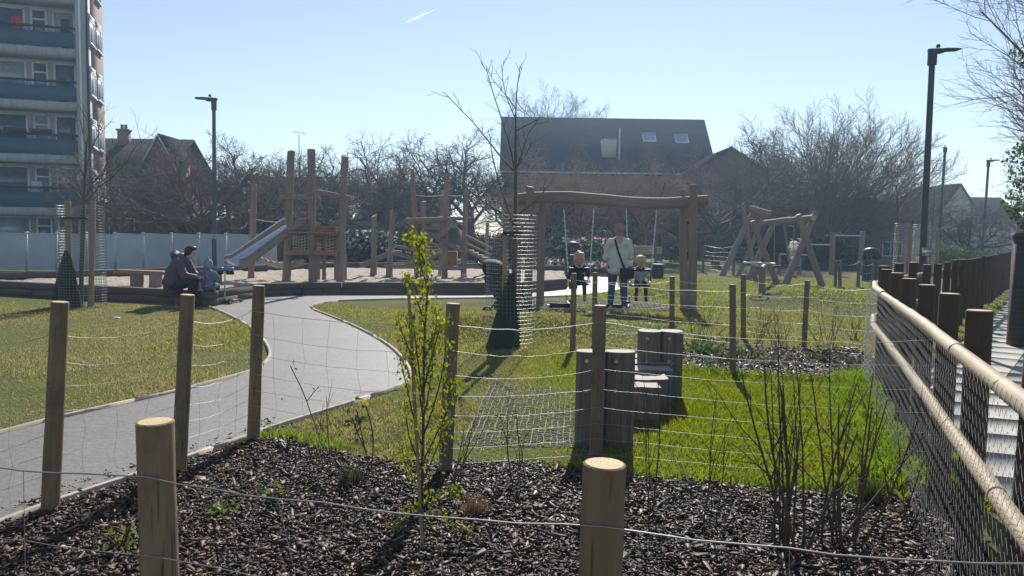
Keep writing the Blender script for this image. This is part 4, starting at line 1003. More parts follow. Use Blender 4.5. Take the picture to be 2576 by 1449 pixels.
# ------------------------------------------------------------------ bins, far bench
def bin_(base, label, h=1.2, r=.3):
    th=thing('litter_bin',base,label,'litter bin','litter bins'); mb=MB(); mb.lathe(base,[(r*.92,0),(r,.04),(r,h*.62),(r*.98,h*.64)],18); mb.build('body',M['green_plastic'],th)
    for a in range(4):
        t=a*math.pi/2+.78; mb=MB(); mb.box(base+V(r*.85*math.cos(t),r*.85*math.sin(t),h*.74),(.12,.12,h*.24)); mb.build('aperture_post',M['green_plastic'],th)
    mb=MB(); mb.lathe(base,[(r*1.06,h*.85),(r*1.08,h*.88),(r*.8,h*.97),(r*.2,h)],18); mb.build('lid',M['green_plastic'],th,smooth=True)
bin_(V(at(1440,640,26).x,26,0),'round dark green litter bin behind the left swing',1.27,.27)
bin_(V(at(2192,640,27).x,27,0),'round dark green litter bin right of the pull-up bars',1.2,.27)
bp=V(at(1628,650,30).x,30,0); be=thing('park_bench',bp,'pale slatted park bench far behind the curly haired child','bench')
for i in range(4):
    mb=MB(); z=at(1600,622+i*5,30).z; mb.beam(V(bp.x-.55,30.1,z),V(bp.x+.6,30.1,z),.03,.07); mb.build('back_slat',M['rail'],be)
for i in range(4):
    mb=MB(); mb.beam(V(bp.x-.55,29.65+i*.11,.48),V(bp.x+.6,29.65+i*.11,.48),.09,.03); mb.build('seat_slat',M['rail'],be)
for dx in(-.5,.55):
    for dy in (-.35,.08):
        mb=MB(); mb.box(bp+V(dx,dy,.4 if dy>0 else .24),(.06,.06,.8 if dy>0 else .48)); mb.build('leg',M['greylog'],be)
mb=MB(); mb.lathe(V(at(1655,670,27).x,27,0),[(.2,0),(.24,.45),(.22,.5)],12); o=mb.build('planter_tub',M['black'],None,V(at(1655,670,27).x,27,0)); tag(o,'dark tapered tub at the post right of the far bench','planter')

# ------------------------------------------------------------------ people
def blob(mb, name, mat, parent=None, org=None, vox=.014, sm=6):
    o=mb.build(name,mat,parent,org); r=o.modifiers.new('skin','REMESH'); r.mode='VOXEL'; r.voxel_size=vox; r.use_smooth_shade=True
    s=o.modifiers.new('smooth','SMOOTH'); s.factor=.5; s.iterations=sm
    return o
def hand(mb, wrist, d, side, s=1.0, curl=.5):
    """palm, four fingers and a thumb leaving the side of the palm"""
    d=Vector(d).normalized(); side=Vector(side).normalized(); nrm=d.cross(side).normalized(); w_=Vector(wrist)
    c=w_+d*.045*s; rot=Matrix((side,d,nrm)).transposed(); mb.ell(c,(.040*s,.05*s,.016*s),rot,10,7)
    for i,(off,L) in enumerate(((-.028,.062),(-.010,.072),(.010,.068),(.027,.052))):
        p0=w_+d*.085*s+side*off*s; p1=p0+(d*math.cos(curl)+nrm*math.sin(curl))*L*.55*s; p2=p1+(d*math.cos(curl*2.2)+nrm*math.sin(curl*2.2))*L*.5*s
        mb.limb([p0,p1,p2],[.0095*s,.0085*s,.007*s],7)
    p0=w_+d*.03*s-side*.036*s; p1=p0+(d*.6-side*.7+nrm*.3).normalized()*.035*s; mb.limb([p0,p1,p1+(d*.9+nrm*.5).normalized()*.03*s],[.011*s,.0105*s,.008*s],7)
def head(mb, c, fwd, s=1.0, up=(0,0,1)):
    f=Vector(fwd).normalized(); u=Vector(up).normalized(); r=f.cross(u).normalized(); u=r.cross(f)
    rot=Matrix((r,f,u)).transposed(); c=Vector(c)
    mb.ell(c+u*.02*s,(.076*s,.095*s,.10*s),rot); mb.ell(c+f*.028*s-u*.06*s,(.056*s,.062*s,.062*s),rot)     # skull, jaw
    mb.ell(c+f*.098*s-u*.015*s,(.012*s,.018*s,.022*s),rot,8,6)                                           # nose
    for sd in(-1,1):
        mb.ell(c+r*sd*.076*s-u*.01*s-f*.01*s,(.010*s,.02*s,.03*s),rot,8,6)
        mb.ell(c+f*.07*s+r*sd*.035*s-u*.035*s,(.022*s,.022*s,.022*s),rot,8,6)
    return rot
def face(parent, c, fwd, s=1.0):
    f=Vector(fwd).normalized(); u=V(0,0,1); r=f.cross(u).normalized(); u=r.cross(f); c=Vector(c); rot=Matrix((r,f,u)).transposed()
    for sd in(-1,1):
        mb=MB(); mb.ell(c+f*.089*s+r*sd*.032*s+u*.008*s,(.013*s,.006*s,.008*s),rot,8,6); mb.build('eye',M['darkhair'],parent,smooth=True)
    mb=MB(); mb.ell(c+f*.092*s-u*.062*s,(.024*s,.008*s,.007*s),rot,8,6); mb.build('mouth',M['pink'],parent,smooth=True)

# standing adult, back to the camera
wb_=G(1553,784); X0,Y0=wb_.x,wb_.y; k=at(1553,564,Y0).z/1.70
def wp(x,y,z): return V(X0+x*k,Y0+y*k,z*k)
mb=MB()
hl,hr=wp(-.10,0,.90),wp(.10,0,.90); fl,fr=wp(-.135,.02,.07),wp(.125,-.02,.07)
for h_,f_,dx in((hl,fl,-1),(hr,fr,1)):
    kn=h_.lerp(f_,.52)+V(0,.035,0); mb.limb([h_,kn,f_],[.08*k,.055*k,.04*k]); mb.ell(f_+V(0,.06,-.035),(.042,.11,.035))
mb.limb([wp(0,0,.92),wp(0,0,1.15),wp(0,-.01,1.36)],[.13*k,.12*k,.13*k]); mb.limb([wp(0,0,1.38),wp(0,.01,1.50)],.05*k)
mb.ell(wp(0,-.01,1.36),(.19*k,.09*k,.08*k)); hd=wp(.0,.03,1.575); head(mb,hd,(.25,1,-.25),k*1.06)
for sd in(-1,1):
    sh=wp(.18*sd,0,1.38); el=wp(.25*sd,.06,1.08); wr=wp(.14*sd,.27,1.10); mb.limb([sh,el,wr],[.05*k,.042*k,.03*k]); hand(mb,wr,V(-.4*sd,.9,.1),V(0,0,1),.95*k)
wm=blob(mb,'person',M['skin'],None,wb_,.013,4); tag(wm,'adult in cream fleece and blue jeans standing with back turned by the swings','person')
mb=MB()   # fleece
mb.limb([wp(0,.0,.88),wp(0,0,1.1),wp(0,-.01,1.33)],[.16*k,.155*k,.13*k]); mb.ell(wp(0,-.01,.80),(.225*k,.165*k,.10*k)); mb.ell(wp(0,-.01,.92),(.215*k,.16*k,.16*k)); mb.ell(wp(0,-.005,1.10),(.20*k,.145*k,.20*k)); mb.ell(wp(0,-.01,1.345),(.225*k,.125*k,.11*k)); mb.limb([wp(0,0,1.38),wp(0,.01,1.45)],[.085*k,.07*k])
for sd in(-1,1):
    sh=wp(.18*sd,0,1.35); el=wp(.245*sd,.05,1.06); wr=wp(.15*sd,.24,1.10); mb.limb([sh,sh.lerp(el,.5)+V(.01*sd,0,0),el,wr],[.073*k,.074*k,.07*k,.055*k])
blob(mb,'fleece_jacket',M['cream'],wm,None,.014,4)
mb=MB()
for h_,f_ in((hl,fl),(hr,fr)):
    kn=h_.lerp(f_,.52)+V(0,.03,0); mb.limb([h_,h_.lerp(kn,.4),kn,kn.lerp(f_,.4),f_+V(0,0,.06)],[.115*k,.10*k,.072*k,.07*k,.052*k])
mb.ell(wp(0,-.005,.86),(.165*k,.12*k,.11*k)); blob(mb,'jeans',M['jeans'],wm,None,.013,4)
for f_ in(fl,fr):
    mb=MB(); mb.ell(f_+V(0,.05,-.03),(.05,.135,.04)); mb.ell(f_+V(0,-.02,.0),(.05,.055,.06)); blob(mb,'shoe',M['shoe'],wm,None,.012,3)
mb=MB(); mb.ell(hd+V(0,-.012,.035),(.105*k,.115*k,.108*k)); mb.ell(hd+V(-.01,-.06,.10),(.05,.045,.04)); mb.ell(hd+V(.0,-.05,-.05),(.07*k,.055*k,.06*k)); mb.limb([hd+V(.06,-.02,-.04),hd+V(.085,.0,-.13)],[.02,.012]); blob(mb,'hair',M['blond'],wm,None,.012,3)
mb=MB(); st_=[wp(-.10,-.125,1.42),wp(-.06,-.165,1.25),wp(.0,-.175,1.08),wp(.06,-.185,.92),wp(.10,-.19,.84)]
for a,b in zip(st_[:-1],st_[1:]): mb.beam(a,b,.035,.01,(0,1,0))
bgp=wp(.14,-.20,.76); bag=MB(); bag.box(bgp,(.27*k,.09,.20*k)); o=bag.build('shoulder_bag',M['blackcloth'],None,bgp); bv=o.modifiers.new('b','BEVEL'); bv.width=.025; bv.segments=3; tag(o,'black shoulder bag hanging at the standing adult\'s right hip','bag'); ORG[o.name]=bgp
mb.build('strap',M['blackcloth'],o)

def swing_child(c, label, coat, trousers, shoe, hairm, collar, s=.62, curly=False, lean=0.0):
    """small child in a cradle swing, facing the camera (-Y)"""
    def q(x,y,z): return V(c.x+x*s,c.y+y*s,c.z+z*s)
    mb=MB(); hd=q(lean,-.04,.70)
    mb.limb([q(0,.02,.10),q(0,.0,.30),q(lean*.6,0,.48)],[.13*s,.13*s,.12*s]); mb.limb([q(lean*.6,0,.50),hd],.055*s); head(mb,hd,(0,-1,-.1),s*1.5)
    for sd in(-1,1):
        kn=q(.13*sd,-.28,.05); ft=q(.15*sd,-.30,-.42); mb.limb([q(.09*sd,0,.07),kn,ft],[.075*s,.055*s,.038*s]); mb.ell(ft+V(0,-.04*s,-.03*s),(.04*s,.085*s,.04*s))
        sh=q(.15*sd,0,.48); el=q(.25*sd,-.06,.24); wr=q(.14*sd,-.24,.30); mb.limb([sh,el,wr],[.05*s,.042*s,.032*s]); hand(mb,wr,V(-.3*sd,-.8,0),V(0,0,1),.75*s,.8)
    body=blob(mb,'person',M['skin'],None,c,.010,3); tag(body,label,'person')
    mb=MB(); mb.limb([q(0,.02,.08),q(0,.0,.28),q(lean*.5,0,.46)],[.165*s,.165*s,.14*s]); mb.ell(q(lean*.5,0,.46),(.2*s,.12*s,.10*s))
    for sd in(-1,1):
        sh=q(.16*sd,0,.47); el=q(.27*sd,-.05,.24); wr=q(.17*sd,-.20,.29); mb.limb([sh,el,wr],[.078*s,.07*s,.055*s])
    blob(mb,'coat',coat,body,None,.010,3)
    mb=MB(); mb.ell(q(0,.02,.06),(.17*s,.13*s,.10*s))
    for sd in(-1,1): mb.limb([q(.09*sd,0,.06),q(.13*sd,-.29,.05),q(.15*sd,-.30,-.34)],[.098*s,.075*s,.055*s])
    blob(mb,'trousers',trousers,body,None,.010,3)
    for sd in(-1,1):
        mb=MB(); ft=q(.15*sd,-.30,-.43); mb.ell(ft+V(0,-.035*s,-.02*s),(.055*s,.115*s,.055*s)); mb.ell(ft+V(0,0,.03*s),(.05*s,.05*s,.06*s)); blob(mb,'shoe',shoe,body,None,.010,2)
    mb=MB(); hs=s*1.5
    mb.ell(hd+V(0,.03*hs,.045*hs),(.10*hs,.105*hs,.105*hs)); mb.ell(hd+V(0,-.05*hs,.10*hs),(.07*hs,.04*hs,.034*hs))
    if curly:
        r_=random.Random(5)
        for i in range(34):
            a=r_.uniform(0,6.28); e=r_.uniform(-.5,1.3); d=V(math.cos(a)*math.cos(e),math.sin(a)*math.cos(e),math.sin(e))
            if d.y<-.45 and d.z<.55: continue
            mb.ell(hd+V(d.x*.095*hs,d.y*.10*hs+.02*hs,d.z*.10*hs+.03*hs),(.028*hs,)*3,None,8,6)
    else:
        for sd in(-1,1): mb.limb([hd+V(.075*sd*hs,.0,.05*hs),hd+V(.088*sd*hs,.01,-.04*hs),hd+V(.085*sd*hs,.0,-.10*hs)],[.03*hs,.028*hs,.02*hs])
    if not curly:
        r_=random.Random(9)
        for i in range(26):
            a=r_.uniform(0,6.28); e=r_.uniform(-.2,1.4); d=V(math.cos(a)*math.cos(e),math.sin(a)*math.cos(e),math.sin(e))
            if d.y<-.4 and d.z<.6: continue
            mb.ell(hd+V(d.x*.092*hs,d.y*.095*hs+.025*hs,d.z*.098*hs+.04*hs),(.03*hs,.03*hs,.04*hs),None,8,6)
    blob(mb,'hair',hairm,body,None,.009,1)
    mb=MB(); mb.limb([q(-.10,-.09,.52),q(0,-.15,.44),q(.10,-.09,.52)],[.035*s,.04*s,.035*s]); mb.limb([q(-.11,.05,.54),q(0,.11,.56),q(.11,.05,.54)],.04*s); blob(mb,'hood' if not curly else 'scarf',collar,body,None,.010,2)
    face(body,hd,(0,-1,-.1),hs)
    return body
swing_child(cL+V(0,.0,.0),'child with long fair hair and dark coat facing forward in the left swing',M['navy'],M['navy'],M['shoe'],M['fairer'],M['palegrey'],.69)
swing_child(cR+V(0,.0,.0),'curly blond child in pale grey top facing forward in the right swing',M['palegrey'],M['navy'],M['navy'],M['fairer'],M['navy'],.65,True)

# seated adult on the sleeper wall, turned to the right, bent over the toddler
sbp=G(432,770); sx,syy=sbp.x,sbp.y+.12; Zt=.30
def p(x,y,z): return V(sx+x,syy+y,Zt+z)
hd=p(.34,-.02,.74)
mb=MB(); mb.limb([p(0,0,.12),p(.04,0,.34),p(.18,0,.56)],[.15,.14,.15]); mb.limb([p(.2,0,.6),hd],.055); head(mb,hd,(1,-.05,-.55))
for sd in(-1,1):
    hp=p(.02,.10*sd,.10); kn=p(.42,.10*sd-.08,.16); ft=p(.40,.1*sd-.24,-.24); mb.limb([hp,kn,ft],[.085,.06,.042]); mb.ell(ft+V(.06,0,-.03),(.11,.045,.04))
    sh=p(.18,.18*sd,.56); el=p(.30,.2*sd,.30); wr=p(.50,.10*sd,.27); mb.limb([sh,el,wr],[.055,.045,.032]); hand(mb,wr,V(.95,-.2*sd,-.05),V(0,0,1),1,.6)
ad=blob(mb,'person',M['skin'],None,V(sx,syy,Zt),.013,4); tag(ad,'adult in mauve hooded puffer coat sitting on the sleeper wall, bent towards the toddler','person')
mb=MB(); mb.limb([p(-.01,0,.10),p(.03,0,.30),p(.16,0,.53)],[.20,.205,.19]); mb.ell(p(0,0,.16),(.22,.24,.17)); mb.ell(p(.15,0,.54),(.15,.24,.13))
for sd in(-1,1): mb.limb([p(.17,.19*sd,.55),p(.30,.23*sd,.30),p(.46,.12*sd,.27)],[.095,.085,.06])
mb.limb([p(.07,-.10,.66),p(.03,0,.69),p(.07,.10,.66)],[.08,.095,.08]); mb.ell(p(.15,0,.68),(.10,.13,.06)); blob(mb,'puffer_coat',M['mauve'],ad,None,.015,4)
mb=MB()
for sd in(-1,1): mb.limb([p(.02,.10*sd,.10),p(.43,.10*sd-.08,.16),p(.41,.1*sd-.22,-.16)],[.115,.085,.06])
blob(mb,'trousers',M['navy'],ad,None,.013,3)
for sd in(-1,1):
    mb=MB(); ft=p(.42,.1*sd-.25,-.255); mb.ell(ft+V(.04,0,0),(.13,.05,.05)); blob(mb,'shoe',M['black'],ad,None,.012,2)
mb=MB(); mb.ell(hd+V(-.015,0,.035),(.105,.095,.105)); mb.ell(hd+V(.05,0,.08),(.065,.085,.055)); mb.ell(hd+V(-.075,0,-.02),(.045,.075,.075)); blob(mb,'hair',M['darkhair'],ad,None,.011,3)
face(ad,hd,(1,-.05,-.45))
# toddler, back to the camera
tp_=G(517,771); tx,ty=tp_.x,tp_.y+.14
def p(x,y,z): return V(tx+x,ty+y,Zt+z)
hd=p(.0,.02,.50); mb=MB(); mb.limb([p(0,0,.09),p(0,0,.22),p(0,.01,.34)],[.09,.09,.085]); mb.limb([p(0,.01,.36),hd],.04); head(mb,hd,(-.5,.85,-.2),.88)
for sd in(-1,1):
    mb.limb([p(.06*sd,0,.07),p(.09*sd,.22,.09),p(.1*sd,.25,-.10)],[.055,.045,.032]); mb.ell(p(.1*sd,.28,-.12),(.03,.06,.03))
    sh=p(.11*sd,0,.34); el=p(.18*sd,.04,.20); wr=p(.12*sd-.05,.18,.20); mb.limb([sh,el,wr],[.04,.034,.026]); hand(mb,wr,V(-.3*sd,.9,0),V(0,0,1),.6,.6)
td=blob(mb,'person',M['skin'],None,V(tx,ty,Zt),.010,3); tag(td,'toddler in pale bobble hat and patterned navy top sitting with back turned','person')
mb=MB(); mb.limb([p(0,0,.10),p(0,0,.22),p(0,.005,.33)],[.125,.12,.11]); mb.ell(p(0,0,.33),(.14,.09,.07))
for sd in(-1,1): mb.limb([p(.12*sd,0,.33),p(.195*sd,.04,.20),p(.13*sd-.04,.15,.20)],[.062,.055,.042])
blob(mb,'top',M['pattern'],td,None,.010,3)
mb=MB(); mb.ell(p(0,0,.07),(.13,.11,.08)); 
for sd in(-1,1): mb.limb([p(.06*sd,0,.07),p(.09*sd,.22,.09),p(.1*sd,.25,-.06)],[.075,.06,.045])
blob(mb,'trousers',M['teal'],td,None,.010,3)
mb=MB(); mb.ell(hd+V(0,0,.03),(.088,.095,.088)); mb.limb([hd+V(-.07,0,-.03),hd+V(0,-.075,-.035),hd+V(.07,0,-.03)],.028); mb.ell(hd+V(0,0,.125),(.03,.03,.03)); blob(mb,'bobble_hat',M['greyblue'],td,None,.009,2)
# bottle on the wall
bo=V(at(500,735,tp_.y+.02).x,tp_.y+.08,Zt); th=thing('drink_bottle',bo,'clear drink bottle standing between adult and toddler','bottle'); mb=MB(); mb.lathe(bo,[(.034,0),(.036,.02),(.036,.14),(.03,.17),(.016,.19)],12); mb.build('body',M['glass_pale'],th,smooth=True); mb=MB(); mb.lathe(bo,[(.017,.19),(.017,.215)],10); mb.build('cap',M['pink'],th)

# ------------------------------------------------------------------ child's scooters and pushchair
def scooter(base, label, rz=0, lying=False, s=1.0, col='black', basket=False):
    th=thing('scooter',base,label,'scooter',"children's scooters"); ORG[th.name]=V(0,0,0)
    def P(x,y,z): return V(x*s,y*s,z*s)
    mb=MB(); mb.beam(P(0,-.02,.075),P(0,.50,.06),.11*s,.025*s); mb.build('deck',M[col],th)
    mb=MB(); mb.tube([P(0,0,.07),P(0,-.04,.14),P(0,-.01,.66)],[.02*s,.017*s,.013*s],8); mb.build('stem',M['steel'],th)
    mb=MB(); mb.tube([P(-.15,0,.66),P(.15,0,.66)],.013*s,8); mb.build('handlebar',M['steel'],th)
    for x in(-.15,.15):
        mb=MB(); mb.tube([P(x*.7,0,.66),P(x*1.1,0,.66)],.018*s,8); mb.build('grip',M[col],th)
    for x,y,r in((-.13,-.05,.06),(.13,-.05,.06),(0,.52,.045)):
        mb=MB(); mb.tube([P(x-.018,y,r),P(x+.018,y,r)],r*s,14); w_=mb.build('wheel',M['black'],th); mb=MB(); mb.tube([P(x-.021,y,r),P(x+.021,y,r)],r*.5*s,10); mb.build('hub',M['steel'],w_)
    mb=MB(); mb.tube([P(-.13,-.05,.06),P(0,-.02,.09),P(.13,-.05,.06)],.015*s,6); mb.build('axle',M['steel'],th)
    ORG[th.name]=V(*base); th.rotation_euler=(0,0,rz) if not lying else (R(6),R(84),rz)
    return th
sc=G(568,766); scooter(sc,'upright three-wheeled scooter standing on the path by the sleeper corner',R(-15),s=at(568,682,sc.y).z/.68)
bb_=V(at(568,680,sc.y).x,sc.y-.05,at(568,680,sc.y).z); hb=thing('scooter_bag',bb_,'pair of bright blue bags with red print hung on the scooter handlebar','bag')
for dx,w_ in((-.10,.15),(.10,.16)):
    mb=MB(); mb.box(bb_+V(dx,0,.03),(w_,.10,.07)); o=mb.build('pouch_top',M['blue'],hb); bv=o.modifiers.new('b','BEVEL'); bv.width=.02; bv.segments=2
    mb=MB(); mb.box(bb_+V(dx*1.05,0,-.045),(w_*.9,.095,.075)); o=mb.build('pouch_base',M['navy'],hb); bv=o.modifiers.new('b','BEVEL'); bv.width=.02; bv.segments=2
    mb=MB(); mb.ell(bb_+V(dx,-.052,.0),(.035,.004,.02)); mb.build('print',M['red'],hb)
scooter(V(G(1456,782).x-.18,G(1456,782).y,.09),'small black scooter lying on the mat below the left swing',R(100),True,.8)
scooter(V(G(1606,786).x-.25,G(1606,786).y,.09),'small black scooter lying on the grass below the right swing',R(80),True,.8)
# pushchair
pc=G(1268,800); pcy=pc.y; ps=thing('pushchair',pc,'dark pushchair parked behind the middle tree guard','pushchair'); A_=lambda u,v,dy=0: at(u,v,pcy+dy)
for dy in(-.22,.22):
    for a,b in (((1205,664),(1320,770)),((1232,780),(1300,690)),((1300,690),(1330,790))):
        mb=MB(); mb.tube([A_(*a,dy),A_(*b,dy)],.014,8); mb.build('frame_tube',M['black'],ps)
    for u,v,r in((1225,780,.09),(1322,778,.12)):
        c=A_(u,v,dy); c.z=r+.005; mb=MB(); mb.tube([c-V(0,.02,0),c+V(0,.02,0)],r,18); w_=mb.build('wheel',M['black'],ps); mb=MB(); mb.tube([c-V(0,.024,0),c+V(0,.024,0)],r*.55,12); mb.build('rim',M['steel'],w_)
mb=MB(); mb.tube([A_(1205,664,-.22),A_(1203,660,-.1),A_(1203,660,.1),A_(1205,664,.22)],.016,8); mb.build('handle',M['black'],ps)
mb=MB(); mb.limb([A_(1238,700),A_(1262,735),A_(1300,742)],[.15,.17,.13]); mb.limb([A_(1238,700,-.12),A_(1262,735,-.12),A_(1300,742,-.1)],[.1,.12,.1]); mb.limb([A_(1238,700,.12),A_(1262,735,.12),A_(1300,742,.1)],[.1,.12,.1]); blob(mb,'seat',M['blackcloth'],ps,None,.02,4)
mb=MB()
for i in range(7):
    t=i/6; c=A_(1222+50*t,672-8*math.sin(t*3.1)+14*t); mb.ell(c,(.07,.24,.13))
blob(mb,'hood',M['green_bag'],ps,None,.02,4)
mb=MB(); c=A_(1275,768); mb.box(c,(.45,.36,.16)); o=mb.build('basket',M['blackcloth'],ps); bv=o.modifiers.new('b','BEVEL'); bv.width=.04; bv.segments=2

# ------------------------------------------------------------------ buildings
def frame_fn(C, ang):
    """local frame: s along the front to the right, t into depth (away), z up"""
    A=V(math.cos(ang),math.sin(ang),0); B=V(-math.sin(ang),math.cos(ang),0)
    return A,B,lambda s,t,z: C+A*s+B*t+V(0,0,z)
def quadbox(mb, P, s0,s1,t0,t1,z0,z1,mi=0):
    v=[P(s,t,z) for z in(z0,z1) for t in(t0,t1) for s in(s0,s1)]
    mb.add(v,[[[0,2,3,1],[4,5,7,6],[0,1,5,4],[2,6,7,3],[0,4,6,2],[1,3,7,5]]],None,mi)
def window(parent, P, s, z, w_, h, bars=1, t=0, pane='glass', transom=0, fr=.07):
    f=MB(); f_=fr
    quadbox(f,P,s,s+w_,t-.05,t+.01,z,z+f_); quadbox(f,P,s,s+w_,t-.05,t+.01,z+h-f_,z+h)
    xs=[s]+[s+w_*(i+1)/(bars+1)-f_/2 for i in range(bars)]+[s+w_-f_]
    for x in xs: quadbox(f,P,x,x+f_,t-.048,t+.01,z+f_,z+h-f_)
    if transom: quadbox(f,P,s+f_,s+w_-f_,t-.046,t+.01,z+h*transom,z+h*transom+f_*.9)
    wo=f.build('window',M['white'],parent)
    g=MB(); quadbox(g,P,s+f_*.5,s+w_-f_*.5,t-.02,t+.005,z+f_*.5,z+h-f_*.5); g.build('pane',M[pane],wo); return wo
# tower block --------------------------------------------------------
TC=at(224,560,39.5); TC.z=0; TC0=TC.copy()
tang=R(17); A,B,P=frame_fn(TC,tang)      # s negative = to the left along the front
tw=thing('tower_block',TC,'tall flats with blue balcony panels and white slabs at the left edge','building')
FH=2.70; Z0=2.28; NF=6; WID=17; DEP=4.3; top=Z0+FH*NF
mb=MB(); quadbox(mb,P,-WID,-.0,1.35,DEP,0,top); mb.build('wall',M['brick_tan'],tw)
mb=MB(); quadbox(mb,P,-.42,-.003,.02,1.348,0,top); mb.build('end_pier',M['concrete'],tw)
mb=MB(); quadbox(mb,P,-WID,-.425,1.30,1.3485,0,top-.01); mb.build('front_infill',M['concrete'],tw)
mb=MB(); quadbox(mb,P,-WID,.2,-.2,DEP+.2,top+.002,top+.5); mb.build('roof',M['concrete'],tw)
for k_ in range(NF+1):
    zf=Z0+FH*k_ if k_<NF else None
    if zf is None: break
    mb=MB(); quadbox(mb,P,-WID,-.43,-.02,1.345,zf-.2,zf+.2); mb.build('floor_slab',M['concrete'],tw)
    mb=MB(); quadbox(mb,P,-WID,-.45,.02,.06,zf+.26,zf+.98); pn=mb.build('balcony_panel',M['bluepanel'],tw)
    for j in range(8):
        mb=MB(); quadbox(mb,P,-.5-j*2.1,-.44-j*2.1,.061,.11,zf+.2,zf+1.17); mb.build('baluster',M['concrete'],tw)
    mb=MB(); quadbox(mb,P,-WID,-.44,-.03,.12,zf+1.17,zf+1.27); mb.build('handrail',M['black'],tw)
    if k_ in(1,):
        for j in range(6):
            s0=-1.6-j*1.15; mb=MB(); quadbox(mb,P,s0-.95,s0,-.14,.14,zf+1.275,zf+1.47); o=mb.build('flower_box',M['black'],tw)
for k_ in range(-1,NF):
    zf=Z0+FH*k_; zb=zf+.21 if k_>=0 else .05; hh=2.0
    for (s,w_,nm,tr) in ((-1.75,1.05,'a',0),(-2.75,.75,'b',.72),(-5.1,2.1,'c',0),(-6.3,.9,'b',.72),(-8.2,1.6,'c',0),(-9.2,.8,'b',.72),(-11.4,2.0,'c',0),(-12.5,.9,'b',.72),(-14.5,1.8,'c',0),(-15.6,.9,'b',.72)):
        z=zb+(.55 if nm!='b' else .10); h=zf+FH-.32-z if k_>=0 else Z0-.25-z
        window(tw,P,s,z,w_,h,0,1.298,'glass' if (int(s*7)+k_)%3 else 'glass_pale',tr,.09)
    mb=MB(); quadbox(mb,P,-WID+.1,-.6,1.25,1.299,zf+FH-.31,zf+FH-.21); mb.build('window_head',M['white'],tw)
# laundry on the upper balcony
for k_,s_,w2,h2,m2 in ((0,-2.2,.5,.5,'palegrey'),(2,-4.8,.6,.7,'greyblue'),(2,-1.0,.3,.4,'green_plastic'),(3,-.8,.35,.9,'green_plastic'),(0,-6.1,.4,.8,'stake')):
    zf=Z0+FH*k_; mb=MB(); quadbox(mb,P,s_-w2,s_,.35,.6,zf+.201,zf+1.3+h2*.5); o=mb.build('balcony_box',M[m2],tw)
for s,w_,m_ in((-3.4,.5,'red'),(-3.95,.35,'jeans'),(-5.6,.9,'palegrey')):
    zf=Z0+FH*3; mb=MB(); quadbox(mb,P,s,s+w_,.5,.54,zf+.9,zf+1.75); o=mb.build('laundry',M[m_],None,P(s,.5,zf)); tag(o,{'red':'red towel drying on an upper balcony of the flats','jeans':'dark trousers drying beside the red towel on the upper balcony','palegrey':'pale sheet drying at the left of the upper balcony'}[m_],'laundry')
# side wall
Ps=lambda s,t,z: TC+B*s-A*t+V(0,0,z)       # s runs into depth, t into the wall
for k_ in range(NF):
    zf=Z0+FH*k_
    for s in(.9,2.5):
        window(tw,Ps,s,zf-1.1 if False else zf+.75,1.15,1.25,1,-.03,'glass_pale',0,.08)
        mb=MB(); quadbox(mb,Ps,s-.1,s+1.25,-.045,.01,zf+2.01,zf+2.28); mb.build('lintel',M['concrete'],tw); mb=MB(); quadbox(mb,Ps,s-.06,s+1.21,-.14,.01,zf+.66,zf+.74); mb.build('sill',M['concrete'],tw)
mb=MB(); mb.tube([Ps(.25,-.07,0),Ps(.25,-.07,top)],.06,8); mb.build('drain_pipe',M['black'],tw); mb=MB(); mb.tube([P(-.20,-.06,0),P(-.20,-.06,top)],.05,8); mb.build('drain_pipe',M['white'],tw)

